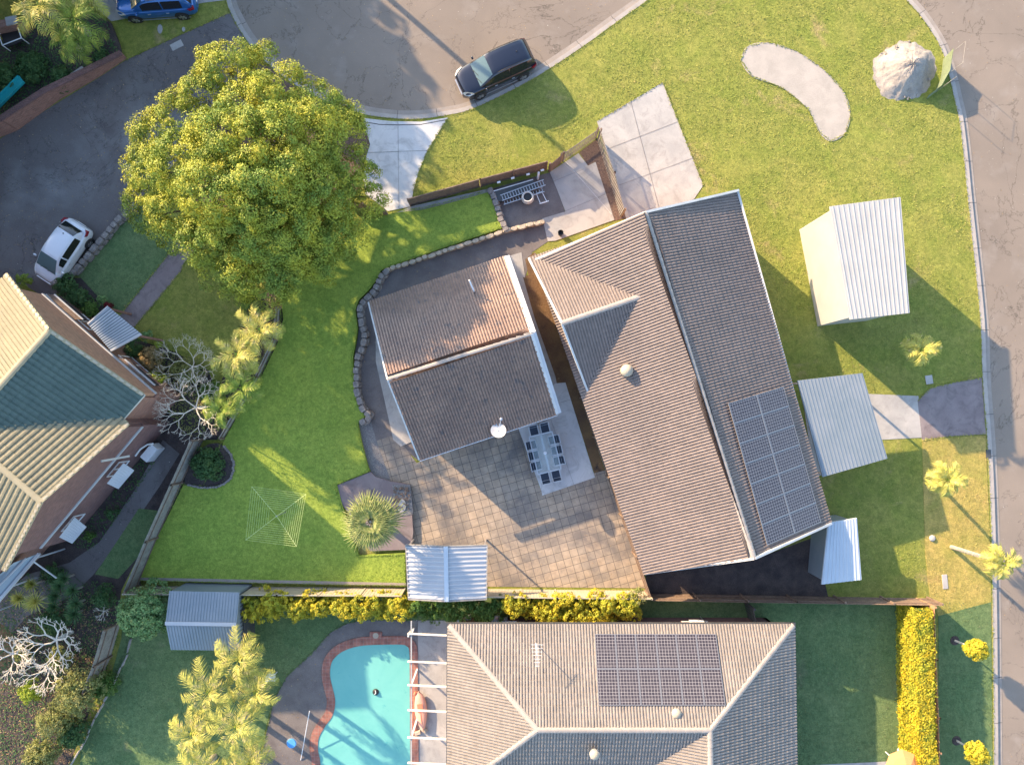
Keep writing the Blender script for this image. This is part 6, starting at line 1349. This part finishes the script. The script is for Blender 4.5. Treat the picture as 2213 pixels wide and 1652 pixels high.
# ================================================================ grass, litter and ground cover: nobody could count them
def inpoly(x, y, poly):
    c = np.zeros(len(x), bool); n = len(poly); j = n-1
    for i in range(n):
        (xi, yi), (xj, yj) = poly[i], poly[j]
        if yi != yj: c ^= ((yi > y) != (yj > y)) & (x < (xj-xi)*(y-yi)/(yj-yi)+xi)
        j = i
    return c
EXC = {}
def W2(pts): return [tuple(P(x, y, .1)[:2]) for x, y in pts]
def tufts(name, label, poly, holes, z, dens, size, mat, seed, jit=.75):
    r = rs(seed); pw = W2(poly); xs = [p[0] for p in pw]; ys = [p[1] for p in pw]
    A = (max(xs)-min(xs))*(max(ys)-min(ys)); k = int(A*dens); x = r.uniform(min(xs), max(xs), k); y = r.uniform(min(ys), max(ys), k)
    m = inpoly(x, y, pw)
    for h in holes: m &= ~inpoly(x, y, W2(h))
    f = np.sin(x*.9+np.sin(y*.7)*2)+np.sin(y*1.1+1.3*np.sin(x*.53))+r.normal(0, .9, k); m &= f > -.9
    x, y = x[m], y[m]; pos = np.stack([x, y, np.full(len(x), z)+r.uniform(.0, .02, len(x))], 1)
    V, Fc = leaves(pos, np.tile([0, 0, 1.], (len(x), 1)), size, seed+1, jit, .35); V[:, 2] = np.maximum(V[:, 2], z+.002)
    o = mesh_np(name, V, Fc, M[mat]); tag(o, label, 'grass', kind='stuff'); return o
def edge_tufts(name, label, paths, z, dens, spread, size, mat, seed):
    r = rs(seed); PP = []
    for path in paths:
        for a, b in zip(path, path[1:]):
            a = np.array(a[:2]); b = np.array(b[:2]); L = np.linalg.norm(b-a)
            if L < .01: continue
            k = r.poisson(L*dens); d = (b-a)/L; n = np.array([-d[1], d[0]]); u = r.uniform(0, L, k)[:, None]; s = (r.normal(0, spread, k)*(.5+.5*np.sin(r.uniform(0, 6, k))))[:, None]
            PP.append(a+d*u+n*s)
    p = np.concatenate(PP); pos = np.concatenate([p, np.full((len(p), 1), z)+r.uniform(.005, .03, (len(p), 1))], 1)
    V, Fc = leaves(pos, np.tile([0, 0, 1.], (len(p), 1)), size, seed+1, .9, .35); V[:, 2] = np.maximum(V[:, 2], z+.001)
    tag(mesh_np(name, V, Fc, M[mat]), label, 'grass', kind='stuff')
leafm('blade_verge', (.33, .34, .09), (.24, .30, .06), (.46, .38, .17), s=.9, trans=.1, rough=.9)
leafm('blade_lawn', (.25, .36, .07), (.30, .40, .08), (.38, .42, .11), s=.9, trans=.1, rough=.9)
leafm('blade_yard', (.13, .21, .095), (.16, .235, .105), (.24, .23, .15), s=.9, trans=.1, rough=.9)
leafm('blade_dry', (.50, .40, .15), (.36, .34, .10), (.46, .33, .18), s=.9, trans=.1, rough=.9)
leafm('litter_leaf', (.30, .20, .11), (.42, .32, .18), (.20, .12, .07), s=3, trans=.1, rough=.9)
VER = [(893, 413), (966, 262), (1018, 246), (1100, 208), (1172, 168), (1257, 112), (1332, 58), (1420, -2), (1950, -2), (2010, 78), (2044, 160), (2068, 265), (2084, 413), (2106, 618), (2118, 815), (2060, 826), (2010, 838), (1983, 865), (1860, 850), (1720, 822), (1595, 412), (1520, 400), (1432, 178), (1290, 262), (1185, 362), (890, 440)]
SAND = [(1600, 130), (1615, 100), (1660, 92), (1720, 110), (1780, 150), (1825, 200), (1838, 250), (1825, 290), (1795, 305), (1770, 285), (1745, 235), (1690, 190), (1625, 165)]
tufts('verge_tufts', 'sunny yellow green grass of the verge and the corner lot', VER, [SAND], G, 120, .045, 'blade_verge', 301)
BED = [(728, 1048), (800, 1019), (846, 1040), (893, 1150), (888, 1184), (800, 1190), (770, 1130)]
RB = [(398, 1048), (405, 1010), (428, 975), (455, 958), (480, 962), (503, 1010), (480, 1045)]
tufts('lawn_tufts', 'green grass of the raised lawn', LAWN, [BED, RB], LZ, 130, .035, 'blade_lawn', 302)
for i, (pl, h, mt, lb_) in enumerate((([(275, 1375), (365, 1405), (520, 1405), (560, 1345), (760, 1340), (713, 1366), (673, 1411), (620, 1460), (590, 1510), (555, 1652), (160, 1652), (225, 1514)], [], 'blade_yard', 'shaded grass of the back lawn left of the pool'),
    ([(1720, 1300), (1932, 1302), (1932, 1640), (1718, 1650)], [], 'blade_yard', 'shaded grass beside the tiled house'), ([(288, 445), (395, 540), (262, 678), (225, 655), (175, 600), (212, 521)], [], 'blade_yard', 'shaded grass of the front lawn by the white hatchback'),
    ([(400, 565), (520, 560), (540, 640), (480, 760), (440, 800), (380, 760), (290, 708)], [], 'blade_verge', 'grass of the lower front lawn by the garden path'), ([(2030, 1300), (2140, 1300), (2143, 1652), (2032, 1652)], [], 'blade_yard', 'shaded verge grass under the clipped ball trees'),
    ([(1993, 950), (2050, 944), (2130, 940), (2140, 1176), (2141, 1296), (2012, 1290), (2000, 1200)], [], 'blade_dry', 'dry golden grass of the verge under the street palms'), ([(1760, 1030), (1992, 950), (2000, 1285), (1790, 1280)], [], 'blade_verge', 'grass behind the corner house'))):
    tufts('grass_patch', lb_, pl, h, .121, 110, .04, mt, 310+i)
kr = off(KW, -.02); vis = [p for p in kr if abs(p[0]) < 34 and abs(p[1]) < 28]
edge_tufts('verge_edge_grass', 'ragged grass growing over the kerb edge', [vis], G+.02, 45, .05, .045, 'blade_verge', 330)
edge_tufts('driveway_edge_grass', 'ragged grass along the driveway and path edges', [W2(q) for q in ([(968, 254), (923, 327), (905, 370), (893, 413)], [(1290, 262), (1432, 178), (1520, 400)], [(499, 27), (425, 60), (350, 94), (272, 130)], [(372, 540), (262, 678)], [(400, 565), (390, 588), (290, 708)], [(1983, 865), (2010, 838), (2060, 826), (2122, 815)], [(1993, 950), (2050, 943), (2131, 938)], SAND+[SAND[0]])], .125, 60, .06, .045, 'blade_verge', 331)
edge_tufts('lawn_edge_grass', 'ragged grass at the edge of the raised lawn', [W2(LAWN+[LAWN[0]])], LZ, 70, .05, .04, 'blade_lawn', 332)
edge_tufts('yard_edge_grass', 'ragged grass along the pool deck and bed edges', [W2(q) for q in ([(890, 1339), (778, 1339), (743, 1349), (713, 1366), (673, 1411), (620, 1460), (592, 1510), (560, 1652)], [(282, 1379), (226, 1514), (150, 1652)])], .125, 70, .07, .045, 'blade_yard', 333)
def litter(name, label, poly, z, n, size, mat, seed, cat='leaf litter'):
    r = rs(seed); pw = W2(poly); xs = [p[0] for p in pw]; ys = [p[1] for p in pw]; x = r.uniform(min(xs), max(xs), n); y = r.uniform(min(ys), max(ys), n); m = inpoly(x, y, pw); x, y = x[m], y[m]
    V, Fc = leaves(np.stack([x, y, np.full(len(x), z+.008)], 1), np.tile([0, 0, 1.], (len(x), 1)), size, seed, .25, .5); V[:, 2] = np.maximum(V[:, 2], z+.003)
    tag(mesh_np(name, V, Fc, M[mat]), label, cat, kind='stuff')
litter('leaf_litter', 'small fallen leaves scattered on the road', [(512, 0), (1372, 0), (1010, 215), (847, 238), (600, 120)], 0.0, 420, .035, 'litter_leaf', 341)
litter('leaf_litter', 'fallen leaves scattered on the dark shared driveway', [(499, 27), (272, 130), (0, 300), (0, 580), (100, 600), (288, 445), (430, 300)], .112, 900, .04, 'litter_leaf', 342)
litter('leaf_litter', 'fallen leaves on the paving round the outbuilding', [(835, 580), (1088, 500), (1385, 1265), (880, 1262), (850, 1050), (765, 800)], .125, 700, .035, 'litter_leaf', 343)
litter('leaf_litter', 'fallen leaves on the side road', [(1990, 0), (2213, 0), (2213, 1652), (2165, 1652), (2110, 400)], 0.0, 350, .035, 'litter_leaf', 344)
litter('leaf_litter', 'fallen leaves on the dark pool deck', [(778, 1342), (673, 1415), (592, 1515), (562, 1652), (690, 1652), (720, 1400)], .122, 260, .035, 'litter_leaf', 345)
litter('leaf_litter', 'dead leaves and bark over the dark garden soil on the left', [(0, 1250), (250, 1290), (240, 1480), (150, 1652), (0, 1652)], .104, 5000, .05, 'litter_leaf', 346)
litter('ground_cover', 'low dark creeping plants on the soil at the lower left', [(0, 1230), (250, 1260), (255, 1380), (190, 1560), (100, 1652), (0, 1652)], .13, 5500, .06, 'leaf_dark', 347, 'ground cover')
litter('ground_cover', 'low dark plants filling the bed above the brick retaining wall', [(0, 100), (90, 30), (230, 40), (262, 118), (120, 205), (0, 262)], .35, 4200, .07, 'leaf_dark', 348, 'ground cover')
litter('ground_cover', 'low plants in the bed between the porch and the bare trees', [(240, 730), (380, 760), (470, 850), (460, 945), (400, 940), (330, 850)], .13, 5000, .06, 'leaf_olive', 349, 'ground cover')
litter('ground_cover', 'low plants in the strip between the side path and the brick house', [(150, 1180), (230, 1080), (330, 960), (350, 975), (290, 1070), (200, 1190)], .13, 2200, .06, 'leaf_dark', 350, 'ground cover')
litter('ground_cover', 'low plants under the gold boundary palms', [(545, 640), (605, 640), (600, 735), (565, 810), (490, 935), (450, 930), (500, 760)], .26, 3500, .07, 'leaf_olive', 351, 'ground cover')
